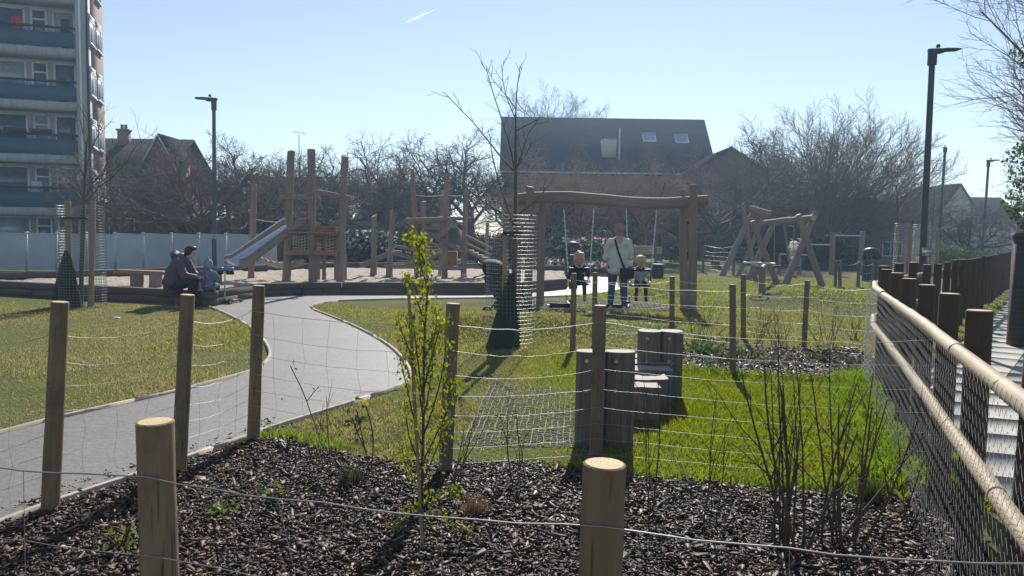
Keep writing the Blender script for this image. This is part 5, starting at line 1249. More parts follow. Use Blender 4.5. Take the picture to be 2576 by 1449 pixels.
def house(name, C, ang, w_, d, he, hr, label, wallm, roofm, gable_front=False, wins=(), chim=None, over=.35, door=None, gut=True, cat='house'):
    A,B,P=frame_fn(Vector(C),ang); th=thing(name,C,label,cat); mb=MB(); quadbox(mb,P,0,w_,0,d,-.2,he)
    if gable_front: mb.add([P(0,0,he),P(w_,0,he),P(w_/2,0,hr-.05),P(0,d,he),P(w_,d,he),P(w_/2,d,hr-.05)],[[[0,1,2],[3,5,4]]])
    else: mb.add([P(0,0,he),P(0,d,he),P(0,d/2,hr-.05),P(w_,0,he),P(w_,d,he),P(w_,d/2,hr-.05)],[[[0,2,1],[3,4,5]]])
    mb.build('wall',M[wallm],th); mb=MB(); T_=.14
    def slab(p):   # p: four corners of the outer roof plane
        q=[x+V(0,0,T_) for x in p]; mb.add(p+q,[[[3,2,1,0],[4,5,6,7],[0,1,5,4],[1,2,6,5],[2,3,7,6],[3,0,4,7]]])
    if gable_front:
        k_=(hr-he)/(w_/2); e=over*k_
        slab([P(-over,-over,he-e),P(w_/2,-over,hr),P(w_/2,d+over,hr),P(-over,d+over,he-e)]); slab([P(w_/2,-over,hr+.002),P(w_+over,-over,he-e),P(w_+over,d+over,he-e),P(w_/2,d+over,hr+.002)])
    else:
        k_=(hr-he)/(d/2); e=over*k_
        slab([P(-over,-over,he-e),P(w_+over,-over,he-e),P(w_+over,d/2,hr),P(-over,d/2,hr)]); slab([P(-over,d/2,hr+.002),P(w_+over,d/2,hr+.002),P(w_+over,d+over,he-e),P(-over,d+over,he-e)])
    rf=mb.build('roof',M[roofm],th)
    if chim:
        s,t,wd,z0,z1=chim; mb=MB(); quadbox(mb,P,s,s+wd,t,t+wd,z0,z1); quadbox(mb,P,s-.06,s+wd+.06,t-.06,t+wd+.06,z1+.001,z1+.12)
        for i in range(2): mb.tube([P(s+wd*(.3+.4*i),t+wd/2,z1+.12),P(s+wd*(.3+.4*i),t+wd/2,z1+.42)],.1,8)
        mb.build('chimney',M['brick_tan'],rf)
    for a in wins: window(th,P,*a[:4],**(a[4] if len(a)>4 else {}))
    if gut and not gable_front: mb=MB(); mb.beam(P(-over,-over-.06,he-.12),P(w_+over,-over-.06,he-.12),.1,.1); mb.build('gutter',M['white'],th)
    if door: mb=MB(); quadbox(mb,P,door,door+.95,-.04,.01,.0,2.1); mb.build('door',M['dark'],th)
    return th,P
# left house beyond the fence
Yh=46; c=at(246,600,Yh); he=at(330,440,Yh).z; hr=at(330,335,Yh).z; w_=at(408,600,Yh).x-c.x
h1,P=house('brick_house',V(c.x-3.5,Yh,0),R(0),w_+3.5,8,he,hr,'brown brick house with a chimney between the tower block and bare trees','brick_red','roof',chim=(at(318,600,Yh+3.5).x-(c.x-3.5)-.3,3.2,.6,hr-.6,hr+.55),
   wins=[(4.2,2.9,1.4,1.2),(6.6,2.9,1.0,1.2),(4.2,.9,1.6,1.2)],gut=False)
# projecting gable with white barge board
gA=at(372,600,Yh-1.0); gW=at(436,600,Yh-1.0).x-gA.x; gh0,gh1=at(380,398,Yh-1).z,at(410,342,Yh-1).z
gable,Pg=house('gable_wing',V(gA.x,Yh-1.0,0),0,gW,2.5,gh0,gh1,'narrow gabled brick wing with white barge boards on the brown house','brick_red','roof',True,[(.35,2.9,.8,1.1)],over=.12,gut=False,cat='house')
for a,b in (((-.12,-.14,gh0-.2),(gW/2-.01,-.14,gh1+.04)),((gW/2+.01,-.14,gh1+.04),(gW+.12,-.14,gh0-.2))):
    mb=MB(); mb.beam(Pg(*a),Pg(*b),.04,.14,(0,1,0)); mb.build('barge_board',M['white'],gable)
# large middle block
Yb2=60; cl=at(1264,600,Yb2); cr=at(1790,600,Yb2); he=at(1500,432,Yb2).z; hr=at(1500,300,Yb2+4.5).z
W2=cr.x-cl.x
wins=[]
for u,v,w_,h,kw in ((1596,594,.95,.95,dict(bars=0,transom=.5)),(1684,596,1.0,1.15,dict(bars=1)),(1440,586,1.5,.9,dict(bars=0,pane='glass_pale')),(1352,590,1.0,1.0,dict(bars=1)),(1600,500,1.2,1.2,dict(bars=1)),(1420,500,1.2,1.2,dict(bars=1)),(1330,500,1.1,1.1,dict(bars=1)),(1690,500,1.1,1.1,dict(bars=1)),(1520,500,1.1,1.1,dict(bars=1))):
    q=at(u,v,Yb2); wins.append((q.x-cl.x,q.z-h,w_,h,kw))
mid,Pm=house('apartment_house',V(cl.x,Yb2,0),R(0),W2,9.5,he,hr,'big brick block with a broad dark roof behind the swings','brick_red','roof_grey',wins=wins,over=.3,door=at(1700,600,Yb2).x-cl.x+1.3)
rs=(hr-he)/(4.75)
for u,v in((1700,362),(1618,358)):      # roof lights lie in the slope
    tz=at(u,v,Yb2+2).z; tt=(tz-he)/rs; x=at(u,v,Yb2+tt).x-cl.x; a0=tt; mb=MB(); dzs=.55
    for nm,m_,g in(('roof_light','white',0),('pane','glass_pale',.1)):
        mb=MB(); v_=[Pm(x+g,a0+g-.0,he+rs*(a0+g)+.17+g*.3),Pm(x+1.1-g,a0+g,he+rs*(a0+g)+.17+g*.3),Pm(x+1.1-g,a0+.8-g,he+rs*(a0+.8-g)+.17+g*.3),Pm(x+g,a0+.8-g,he+rs*(a0+.8-g)+.17+g*.3)]
        mb.add(v_+[q-V(0,0,.15) for q in v_],[[[0,1,2,3],[0,4,5,1],[1,5,6,2],[2,6,7,3],[3,7,4,0]]])
        o=mb.build(nm,M[m_],mid if nm!='pane' else o_); o_=o
mb=MB(); dx=at(1520,350,Yb2).x-cl.x; quadbox(mb,Pm,dx,dx+1.1,.9,3,at(1520,392,Yb2).z,at(1520,345,Yb2).z); dm=mb.build('dormer',M['render'],mid)
mb=MB(); mb.tube([Pm(dx+1.3,.7,at(1520,400,Yb2).z),Pm(dx+1.3,.7,at(1520,318,Yb2).z)],.06,6); mb.build('vent_pipe',M['white'],mid)
mb=MB(); quadbox(mb,Pm,at(1352,585,Yb2).x-cl.x,at(1560,585,Yb2).x-cl.x,-.9,-.003,at(1450,584,Yb2).z,at(1450,578,Yb2).z); mb.build('porch_canopy',M['white'],mid)
# gabled house right of it
Yg=54; pk=at(1838,374,Yg); el_=at(1700,470,Yg); half=(at(1990,480,Yg).x-pk.x); he=at(1990,480,Yg).z
house('gabled_house',V(pk.x-half,Yg,0),0,half*2,9,he,pk.z,'brown gabled house right of the big brick block','brick_red','roof',True,[(half*1.1,3.1,1.2,1.2,dict(bars=1)),(half*.55,3.1,1.2,1.2,dict(bars=1)),(half*1.3,.8,1.3,1.2,dict(bars=1))],over=.3)
# flat garage/low block, left middle
c=at(866,640,44); z=at(920,556,44).z; A,B,P=frame_fn(V(c.x-2,44,0),R(-6)); ga=thing('flat_roofed_building',V(c.x-2,44,0),'low flat-roofed brick building with white fascia behind the dark hedge','building')
mb=MB(); quadbox(mb,P,0,8.5,0,6,0,z-.35); mb.build('wall',M['brick_red'],ga); mb=MB(); quadbox(mb,P,-.2,8.7,-.2,6.2,z-.349,z); mb.build('roof',M['white'],ga)
window(ga,P,4.3,1.0,1.0,1.0,1); window(ga,P,1.5,1.0,1.2,1.0,1)
# low brick garages behind the left fence
c=at(385,640,36); z=at(500,562,36).z; A,B,P=frame_fn(V(c.x,36,0),R(2)); ga=thing('garage_block',V(c.x,36,0),'low brick garages behind the pale fence under the bare trees','building')
mb=MB(); quadbox(mb,P,0,5.8,0,5,0,z); mb.build('wall',M['brick_red'],ga); mb=MB(); quadbox(mb,P,-.15,5.95,-.15,5.15,z+.001,z+.18); mb.build('roof',M['roof_grey'],ga)
for s in(.6,3.2): mb=MB(); quadbox(mb,P,s,s+2.1,-.03,.01,.05,2.0); mb.build('garage_door',M['dark'],ga)
# row of dark roofed houses far left-middle
for i,(u0,u1,ve,vr,Yq,l) in enumerate(((905,985,535,478,62,'far dark-roofed house left of the climbing frame'),(985,1110,530,486,66,'far low house behind the climbing frame'),(640,770,470,440,58,'far house hidden behind the trees at the slide tower'),(2060,2130,600,560,60,'pale far house under the big rounded tree'))):
    a,b=at(u0,600,Yq),at(u1,600,Yq); house('far_house',V(a.x,Yq,0),0,b.x-a.x,7,at(u0,ve,Yq).z,at(u0,vr,Yq).z,l,'render' if i==3 else 'brick_red','roof',i==0,[(1.0,1.2,.9,1.1),(b.x-a.x-1.6,1.2,.9,1.1)],chim=(1.0,3,.6,at(u0,vr,Yq).z-.4,at(u0,vr,Yq).z+.7) if i<2 else None)
# pinkish house at the right end
Yp=48; a,b=at(2130,600,Yp),at(2300,600,Yp); z=at(2200,560,Yp).z
hp,P=house('terraced_house',V(a.x,Yp,0),R(-4),b.x-a.x,8,z,at(2200,500,Yp).z,'pinkish brick house with two tall white windows at the end of the lawn','brick_pink','roof',False,
  [(at(2217,600,Yp).x-a.x,at(2220,645,Yp).z,.75,at(2220,607,Yp).z-at(2220,645,Yp).z,dict(bars=0)),(at(2236,600,Yp).x-a.x,at(2240,645,Yp).z,.75,at(2240,607,Yp).z-at(2240,645,Yp).z,dict(bars=0))])
# right far houses
Yr=70; a,b=at(2352,600,Yr),at(2462,600,Yr)
house('steep_gabled_house',V(a.x,Yr,0),0,b.x-a.x,8,at(2360,545,Yr).z,at(2404,465,Yr).z,'steep gabled grey house behind the distant lamps','render','roof_grey',True,[(1.2,2.6,.9,1.1),(2.6,2.6,.9,1.1)],over=.25)
a,b=at(2425,600,Yr+2),at(2580,600,Yr+2)
house('brick_house',V(a.x,Yr+2,0),0,b.x-a.x,9,at(2430,560,Yr).z,at(2480,490,Yr).z,'long dark roofed house at the far right behind the bare branches','render','roof_grey',False,[(3.2,2.4,1.0,1.2),(4.6,.6,1.2,1.2)],over=.3)

# ------------------------------------------------------------------ pale steel fence
fl0=at(-250,600,24.5); fl1=at(700,600,27.5)
pf=thing('panel_fence',V(fl0.x,fl0.y,0),'pale blue-grey ribbed panel fence behind the sandpit on the left','fence')
N=13; 
for i in range(N):
    a=V(fl0.x,fl0.y,0).lerp(V(fl1.x,fl1.y,0),i/N); b=V(fl0.x,fl0.y,0).lerp(V(fl1.x,fl1.y,0),(i+1)/N); d=(b-a); L=d.length; d.normalize(); n_=V(d.y,-d.x,0)
    z1=1.22+.035*(i-6) if False else 1.24+.008*i; drop=.02
    nr=24; mb=MB(); v=[]
    for j in range(nr*2+1):
        t=j/(nr*2); p_=a+d*(.045+(L-.09)*t)+n_*(.02 if (j//1)%2 else -.0); v+=[p_+V(0,0,.03),p_+V(0,0,z1-drop*t*2)]
    mb.add(v,[[[2*j,2*j+2,2*j+3,2*j+1] for j in range(nr*2)]]); o=mb.build('panel',M['fence_white'],pf)
    mb=MB(); mb.beam(a+V(0,0,z1+.015),b+V(0,0,z1+.015-drop*2),.07,.03); mb.build('capping',M['fence_white'],pf)
    mb=MB(); mb.box(a+V(0,0,(z1+.05)/2)-n_*.02,(.08,.08,z1+.06)); mb.build('post',M['fence_white'],pf)

# ------------------------------------------------------------------ background trees
def spread_tree(seed, H=6.0):
    T=Tree(seed); s=H/6.0
    cfg=[dict(seg=5,wander=.06,trop=.0,kids=(6,8),ang=(30,62),len=(1.7,2.3),rad=(.45,.62),**{'from':.55},end=.7),
     dict(seg=7,wander=.16,trop=.03,kids=(7,9),ang=(30,60),len=(.42,.62),rad=(.45,.62),**{'from':.22},end=.35),
     dict(seg=5,wander=.22,trop=.02,kids=(7,9),ang=(30,65),len=(.4,.62),rad=(.5,.65),**{'from':.15},end=.4,rmin=.012),
     dict(seg=4,wander=.26,trop=.02,kids=(5,7),ang=(30,70),len=(.45,.75),rad=(.55,.7),**{'from':.15},end=.5,rmin=.008),
     dict(seg=3,wander=.25,trop=.03,kids=0,ang=(1,2),len=(1,1),rad=(1,1),**{'from':.3},rmin=.006)]
    T.grow(Vector((0,0,-.1)),Vector((.05,0,1)).normalized(),1.7*s,.17*s,0,cfg); return T
def dome_tree(seed, H=11.0):
    T=Tree(seed); rn=T.rnd
    cfg=[None,
     dict(seg=9,wander=.03,trop=.006,kids=(13,15),ang=(16,40),len=(.24,.42),rad=(.42,.58),**{'from':.22},end=.2),
     dict(seg=5,wander=.06,trop=.02,kids=(8,10),ang=(18,44),len=(.36,.6),rad=(.5,.65),**{'from':.12},end=.35,rmin=.018),
     dict(seg=3,wander=.09,trop=.03,kids=(3,4),ang=(18,45),len=(.45,.7),rad=(.55,.75),**{'from':.2},end=.5,rmin=.012),
     dict(seg=2,wander=.1,trop=.03,kids=0,ang=(1,2),len=(1,1),rad=(1,1),**{'from':.3},rmin=.009)]
    T.lines.append((0,[Vector((0,0,-.1)),Vector((.02,0,.7)),Vector((0,0,1.5))],[.42,.36,.33]))
    for i in range(60):
        e=math.acos(1-(i+rn.random())/60*(1-math.cos(R(76)))); a=i*2.39996+rn.uniform(-.3,.3); L=8.6*rn.uniform(.80,.92)*(1-.10*math.sin(e)**2)
        T.grow(Vector((.12*math.cos(a),.12*math.sin(a),rn.uniform(.6,1.5))),Vector((math.sin(e)*math.cos(a),math.sin(e)*math.sin(a),math.cos(e))),L,.085*rn.uniform(.8,1.3),1,cfg)
    return T
def tall_tree(seed, H=13.0):
    T=Tree(seed); s=H/13
    cfg=[dict(seg=6,wander=.04,trop=.02,kids=(12,14),ang=(25,50),len=(.5,.7),rad=(.4,.55),**{'from':.25},end=.3),
     dict(seg=6,wander=.08,trop=.05,kids=(8,10),ang=(22,45),len=(.35,.5),rad=(.45,.6),**{'from':.2},end=.3),
     dict(seg=4,wander=.1,trop=.05,kids=(6,8),ang=(22,45),len=(.4,.6),rad=(.5,.65),**{'from':.15},end=.4,rmin=.014),
     dict(seg=3,wander=.12,trop=.04,kids=(4,5),ang=(20,45),len=(.45,.7),rad=(.55,.75),**{'from':.2},end=.5,rmin=.009),
     dict(seg=2,wander=.1,trop=.04,kids=0,ang=(1,2),len=(1,1),rad=(1,1),**{'from':.3},rmin=.007)]
    T.grow(Vector((0,0,-.1)),Vector((0,0,1)),H*.72,.22*s,0,cfg); return T
def place(proto, base, sc, rz, label, used={}):
    o=proto if proto.name not in used else copy_tree(proto); used[proto.name]=1
    o.location=base; o.scale=sc if isinstance(sc,tuple) else (sc,)*3; o.rotation_euler=(0,0,rz); o['label']=label; o['group']='bare trees behind the playground'; return o
SA=tree_obj('bare_tree',V(0,0,0),spread_tree(101),'t',(M['bark'],M['bark']),2)
SB=tree_obj('bare_tree',V(0,0,0),spread_tree(102),'t',(M['bark'],M['bark']),2)
SR=tree_obj('bare_tree',V(0,0,0),spread_tree(107),'t',(M['bark'],M['redtwig']),2)
DT=tree_obj('bare_tree',V(0,0,0),dome_tree(103),'t',(M['bark'],M['paletwig']),1,[8,6,4,3,3])
TT=tree_obj('bare_tree',V(0,0,0),tall_tree(104),'t',(M['bark'],M['redtwig']),2)
def BX(u,Yq): return V(at(u,600,Yq).x,Yq,0)
HTS={}
for nm,o_ in (('SA',SA),('SB',SB),('SR',SR),('DT',DT),('TT',TT)):
    HTS[nm]=max(v.co.z for ch in o_.children for v in ch.data.vertices)
def pt(nm, proto, u, Yq, vtop, rz, label, wide=1.0):
    h=at(u,vtop,Yq).z; sc=h/HTS[nm]; place(proto,BX(u,Yq),(sc*wide,sc*wide,sc),rz,label)
pt('SA',SA,500,31,335,.3,'spreading bare tree behind the pale fence, left of the street lamp')
pt('SB',SB,585,33,322,1.2,'spreading bare tree behind the fence just right of the left street lamp')
pt('SB',SB,420,35,345,3.9,'bare tree in front of the brown brick house')
pt('SA',SA,300,33,372,2.2,'dark tangled bare tree beside the tower block',1.1)
pt('SA',SA,700,40,345,4.0,'bare tree rising behind the slide tower posts')
pt('SB',SB,820,42,360,2.6,'bare tree behind the right side of the slide tower')
pt('SR',SR,960,40,325,.6,'bare tree between slide tower and climbing frame')
pt('SA',SA,1075,42,318,5.3,'twisted bare tree behind the climbing frame')
pt('SB',SB,1185,43,305,4.6,'bare tree left of the big brick block')
pt('SR',SR,1305,42,345,2.2,'bare tree before the left end of the big brick block')
pt('SR',SR,1415,38,370,3.3,'leaning bare tree behind the left swing')
pt('SR',SR,1543,40,372,5.0,'bare tree directly behind the standing adult')
pt('SR',SR,1660,44,372,1.2,'bare tree before the right half of the big brick block')
pt('SR',SR,1350,35,335,5.6,'taller bare tree before the left part of the big dark roof')
pt('SR',SR,1475,36,350,.9,'bare tree spreading across the middle of the big dark roof')
pt('SR',SR,1605,37,345,4.1,'bare tree spreading across the right of the big dark roof')
pt('SR',SR,1720,42,360,2.7,'bare tree at the right corner of the big dark roof')
pt('SA',SA,1802,38,352,.9,'bare tree with a stout trunk right of the swing frame')
pt('TT',TT,1345,72,207,.4,'tall feathery tree rising over the left of the big roof',1.0)
pt('TT',TT,1440,76,238,2.4,'second feathery tree rising over the big roof',1.0)
pt('DT',DT,2075,46,215,.5,'big rounded bare tree with many fanning stems',1.08)
pt('SB',SB,1905,50,300,.2,'bare tree at the left of the big rounded tree')
pt('TT',TT,2330,56,470,.9,'slender bare tree behind the tall lamp post')
pt('SA',SA,2440,36,500,2.0,'leaning bare tree before the steep gabled house',1.2)
pt('SB',SB,2560,62,430,1.0,'bare tree at the far right behind the houses',1.2)
pt('SB',SB,2240,60,500,5.1,'bare tree behind the pinkish house')
pt('SA',SA,760,60,378,1.1,'far bare tree left of the climbing frame')
pt('SB',SB,1000,62,360,2.9,'far bare tree over the dark roofs')
# right edge tree: limbs sweep up and left out of the frame edge
T=Tree(301); cfg=[dict(seg=5,wander=.04,trop=.0,kids=22,ang=(28,66),len=(.55,.85),rad=(.35,.5),**{'from':.25},end=.5),
  dict(seg=8,wander=.05,trop=.045,kids=(13,15),ang=(20,42),len=(.28,.5),rad=(.4,.55),**{'from':.2},end=.2),
  dict(seg=6,wander=.07,trop=.05,kids=(7,9),ang=(18,40),len=(.3,.55),rad=(.5,.65),**{'from':.2},end=.35,rmin=.006),
  dict(seg=3,wander=.09,trop=.05,kids=(3,4),ang=(18,40),len=(.4,.7),rad=(.55,.75),**{'from':.2},end=.5,rmin=.004),
  dict(seg=2,wander=.1,trop=.04,kids=0,ang=(1,2),len=(1,1),rad=(1,1),**{'from':.3},rmin=.0035)]
T.grow(Vector((0,0,-.1)),Vector((.02,0,1)).normalized(),5.6,.13,0,cfg)
rt=V(10.25,12.2,0); tree_obj('bare_tree',rt,T,'bare tree with ivy leaning in from the right edge',(M['bark'],M['redtwig']),2,[8,6,4,3,3])

# ------------------------------------------------------------------ foliage
def leaves(name, C, n, size, cols, mat='leaf', parent=None, org=None, fold=True, asp=.5, up=.2):
    """n leaf quads at points C (n,3), random orientation"""
    n=len(C); a=norm(rng.normal(0,1,(n,3))+np.array([0,0,up])); b=norm(np.cross(a,rng.normal(0,1,(n,3)))); L=size*rng.uniform(.6,1.3,(n,1))
    p=np.stack([C-a*L*.5,C+b*L*asp*.5,C+a*L*.5,C-b*L*asp*.5],1).reshape(-1,3); i=np.arange(n)*4
    cols=np.array(cols); c=cols[rng.integers(0,len(cols),n)]*rng.uniform(.7,1.25,(n,1))
    mb=MB(); mb.add(p,np.stack([i,i+1,i+2,i+3],1),None,0,np.repeat(c,4,0)); return mb.build(name,M[mat],parent,org)
def hedge(name, a, b, dep, h, label, n, size, cols, flowers=0, cat='hedge', fcols=((.8,.78,.75),)):
    a,b=Vector(a),Vector(b); L=(b-a).length; d=(b-a)/L; nn=V(-d.y,d.x,0); th=thing(name,a,label,cat)
    s=rng.uniform(0,1,n); t=rng.uniform(-.5,.5,n); z=rng.uniform(0,1,n)**.75; hh=h*(1+.16*np.sin(s*L*1.7)+.1*np.sin(s*L*4.1+1)); dd=dep*(1+.2*np.sin(s*L*2.3+z*4))
    C=np.array(a)[None]+np.array(d)[None]*(s*L)[:,None]+np.array(nn)[None]*(t*dd+dep/2)[:,None]+np.stack([0*s,0*s,z*hh],1)+rng.normal(0,size*.8,(n,3)); C[:,2]=np.maximum(C[:,2],.02)
    leaves('foliage',C,n,size,cols,'leaf',th)
    mb=MB(); k=max(2,int(L/.5))
    for i in range(k+1):
        q=a+d*(L*i/k)+nn*dep/2; mb.tube([q,q+V(rng.normal(0,.1),rng.normal(0,.1),h*.8)],.02,5)
    mb.build('stem',M['bark'],th)
    if flowers:
        s=rng.uniform(0,1,flowers); C=np.array(a)[None]+np.array(d)[None]*(s*L)[:,None]+np.array(nn)[None]*rng.uniform(-.1,dep*.6,flowers)[:,None]+np.stack([0*s,0*s,h*rng.uniform(.55,1.12,flowers)],1)
        tag(leaves('flower',C,flowers,size*1.5,fcols,'petal',th,asp=.9),kind='stuff')
    return th
DG=[(.012,.03,.012),(.02,.045,.018),(.03,.055,.02)]; MG=[(.03,.065,.02),(.05,.09,.025),(.07,.1,.03)]
hedge('hedge',G(868,672),G(1000,672),1.0,at(930,590,30).z,'dense dark evergreen hedge with pale blossom behind the sandpit',9000,.11,DG,260)
hedge('hedge',V(at(2035,640,36).x,36,0),V(at(2180,640,36).x,36,0),1.2,at(2100,605,36).z,'dark hedge behind the pull-up bars',8000,.13,DG)
hedge('flowering_shrub',V(at(1385,650,31).x,31,0),V(at(1530,650,31).x,31,0),1.0,at(1450,606,31).z,'flowering hedge with white and pink blooms behind the swings',6000,.09,MG,200,'shrub',((.75,.72,.7),(.6,.3,.33),(.8,.78,.75),(.7,.68,.6)))
hedge('flowering_shrub',V(at(1340,668,29).x,28.5,0),V(at(1425,668,29).x,28.5,0),.8,.5,'low bed of spring flowers at the leaning tree',3000,.08,MG,120,'shrub',((.78,.75,.7),(.75,.45,.5)))
hedge('flowering_shrub',V(at(1440,668,29).x,27.6,0),V(at(1530,668,29).x,27.6,0),.8,.45,'low bed of white flowers behind the fair haired child',2600,.08,MG,130,'shrub',((.78,.75,.72),(.7,.4,.45)))
hedge('hedge',V(at(2405,660,30).x,30,0),V(at(2600,660,30).x,32,0),1.4,at(2480,635,30).z,'clipped green hedge where the footpath bends',9000,.09,MG)
hedge('hedge',V(at(1690,650,44).x,44,0),V(at(1745,650,44).x,44,0),1,at(1715,625,44).z,'small dark hedge right of the far bench',1800,.13,DG)
hedge('hedge',V(at(1180,640,34).x,34,0),V(at(1300,640,34).x,34,0),1.0,at(1240,600,34).z,'dark shrubs behind the climbing frame ramp',5000,.12,DG)
hedge('hedge',V(at(560,600,39).x,39,0),V(at(870,600,41).x,41,0),1.6,at(700,560,40).z,'long dark hedge beyond the pale fence behind the slide',9000,.16,DG)
hedge('hedge',V(at(1840,640,46).x,44,0),V(at(1960,640,46).x,44,0),1.4,at(1900,610,44).z,'mixed shrubs behind the crossed log frame',4500,.13,MG)
def evergreen(u,Yq,vt,rx,label,n=7000,size=.2):
    b=BX(u,Yq); h=at(u,vt,Yq).z; th=thing('evergreen_tree',b,label,'tree'); mb=MB(); mb.tube([b,b+V(0,0,h*.8)],[.14,.05],7); mb.build('trunk',M['bark'],th)
    r_=norm(rng.normal(0,1,(n,3)))*rng.uniform(.3,1,(n,1))**.4; lump=1+.22*np.sin(r_[:,0:1]*6+r_[:,2:3]*5)+.15*np.sin(r_[:,1:2]*9)
    C=np.array(b)+np.array([0,0,h*.52])+r_*lump*np.array([rx,rx,h*.46]); leaves('crown',C,n,size,DG,'leaf',th)
evergreen(672,45,432,1.6,'dark evergreen tree behind the left post of the slide tower'); evergreen(738,46,445,1.3,'smaller dark evergreen behind the slide tower')
evergreen(845,48,440,1.1,'slim dark evergreen right of the slide tower')
# ivy foliage at the right edge
b=V(8.25,12.0,0); th=thing('ivy_foliage',b,'glossy ivy clad stem hanging over the dark wall at the right edge','shrub'); mb=MB(); mb.tube([b,b+V(.1,0,2),b+V(.3,0,4.4)],[.1,.09,.05],8); mb.build('stem',M['bark'],th)
n=6000; z=rng.uniform(1.35,4.6,n); rr=(.5+.16*np.sin(z*3.1)+.1*np.sin(z*7))*np.sqrt(rng.uniform(0.1,1,n)); a=rng.uniform(0,6.283,n)
leaves('foliage',np.stack([b.x+.12+.03*z+rr*np.cos(a),b.y+rr*np.sin(a),z],1),n,.075,[(.03,.06,.018),(.05,.085,.025),(.1,.13,.03)],'leaf',th)
b2_=V(9.3,12.25,0); n=3400; z=rng.uniform(3.2,6.2,n); rr=.55*np.sqrt(rng.uniform(.05,1,n)); a=rng.uniform(0,6.283,n)
leaves('foliage',np.stack([b2_.x+rr*np.cos(a),b2_.y+rr*np.sin(a),z],1),n,.08,[(.02,.045,.015),(.04,.07,.02)],'leaf',th)

# ------------------------------------------------------------------ planting in the foreground bed
ev=G(1058,1382); T=Tree(61); sh=thing('young_shrub',ev,'young evergreen shrub with yellow-green leaves tied to a cane in the bark bed','shrub'); leafpts=[]
loc=lambda u,v,dy=0: at(u,v,ev.y+dy)
stems=[([(1062,1370),(1062,1200),(1065,1050),(1066,900),(1072,780),(1078,700),(1062,640),(1030,585)],.009),
 ([(1064,1050),(1050,950),(1030,880),(1008,830),(1000,790)],.005),([(1066,980),(1085,900),(1105,830),(1115,800)],.005),([(1064,1100),(1095,1010),(1115,930),(1122,860)],.005),
 ([(1064,1160),(1100,1090),(1135,1010),(1150,960)],.005),([(1063,1180),(1030,1110),(1022,1050),(1016,1000)],.005),([(1063,1210),(1090,1150),(1110,1100),(1118,1060)],.004),
 ([(1063,1000),(1050,900),(1042,830),(1036,790)],.005),([(1070,830),(1052,760),(1030,720),(1020,690)],.004),([(1076,720),(1060,680),(1052,620),(1065,600)],.004),([(1064,1280),(1090,1240),(1130,1230),(1160,1240)],.004),
 ([(1064,1300),(1100,1290),(1140,1310),(1180,1340)],.004),([(1064,1290),(1030,1270),(1010,1300),(985,1330)],.004),([(1068,900),(1090,860),(1100,800),(1095,770)],.004),([(1063,1130),(1040,1050),(1020,960),(1005,900)],.005),([(1064,1060),(1080,980),(1090,900),(1092,840)],.004),([(1064,1240),(1030,1190),(1015,1150),(1010,1120)],.004)]
mb=MB()
for pts,r in stems:
    sm=smoothline([loc(u,v,rng.normal(0,.05) if i else 0) for i,(u,v) in enumerate(pts)],1); mb.tube(sm,[r*(1-.7*i/(len(sm)-1)) for i in range(len(sm))],5)
    Lm=sum((b-a).length for a,b in zip(sm[:-1],sm[1:])); k=int(Lm/.0026); st0=.16 if r<.008 else .45
    for j in range(k):
        t=st0+(1-st0)*rng.random(); f=t*(len(sm)-1); i=min(int(f),len(sm)-2); q=sm[i].lerp(sm[i+1],f-i); spr=.020 if r<.008 else .024; leafpts.append([q.x+rng.normal(0,spr),q.y+rng.normal(0,spr),q.z+rng.normal(0,.016)])
mb.build('stem',M['brownstem'],sh); lp=np.array(leafpts)
leaves('foliage',lp,len(lp),.022,[(.26,.28,.025),(.2,.24,.025),(.12,.16,.02),(.34,.34,.03)],'leaf',sh,asp=.5,up=1.6)
mb=MB(); cb=loc(1063,1385); ct=loc(1026,690); mb.tube([cb,ct],.008,7); o=mb.build('bamboo_cane',M['stake'],None,cb); tag(o,'thin cane supporting the yellow-green shrub','cane')

def stem_shrub(seed, base, n, H, spread, label, r=.006, curve=.02, leafy=0, kids=(1,3), lean=(0,0)):
    T=Tree(seed); rn=T.rnd
    cfg=[None,dict(seg=7,wander=.045,trop=curve,kids=kids,ang=(18,42),len=(.25,.5),rad=(.5,.7),**{'from':.3},end=.35),dict(seg=4,wander=.07,trop=.03,kids=(0,2),ang=(20,45),len=(.3,.6),rad=(.6,.8),**{'from':.3},end=.4,rmin=.0018),dict(seg=2,wander=.08,trop=.03,kids=0,ang=(1,2),len=(1,1),rad=(1,1),**{'from':.3},rmin=.0014)]
    for i in range(n):
        a=rn.uniform(0,6.28); e=abs(rn.gauss(0,spread)); d=Vector((math.sin(e)*math.cos(a)+lean[0],math.sin(e)*math.sin(a)+lean[1],math.cos(e))).normalized()
        T.grow(Vector((rn.gauss(0,.045),rn.gauss(0,.04),-.02)),d,H*rn.uniform(.6,1.08),r*rn.uniform(.6,1.1),1,cfg)
    th=thing('bare_shrub',base,label,'shrub','bare shrubs in the planting beds'); ORG[th.name]=V(0,0,0); T.mesh(range(1,4),[5,5,4,3]).build('stem',M['brownstem'],th,smooth=True); ORG[th.name]=V(*base)
    return th,T
stem_shrub(71,G(1985,1400),15,.98,.20,'dense clump of upright brown stems right of the foreground post',.0085)
stem_shrub(72,G(2125,1385),11,.98,.24,'open clump of brown stems nearest the dark rail fence',.0085,lean=(.04,0))
stem_shrub(73,G(1310,1235),4,.62,.22,'few thin bare stems left of the foreground post',.005)
stem_shrub(74,G(1640,1300),4,.75,.35,'few bare stems just right of the foreground post',.005)
stem_shrub(75,G(1765,1330),4,.80,.32,'lone thin slanting stems between foreground post and dense clump',.005,lean=(.25,0))
stem_shrub(76,G(800,1185),3,.62,.15,'single spindly stem beside the path edge with a few dry leaves',.005)
stem_shrub(77,G(1130,1230),4,.6,.35,'thin slanting stems right of the yellow-green shrub',.005,lean=(.3,0))
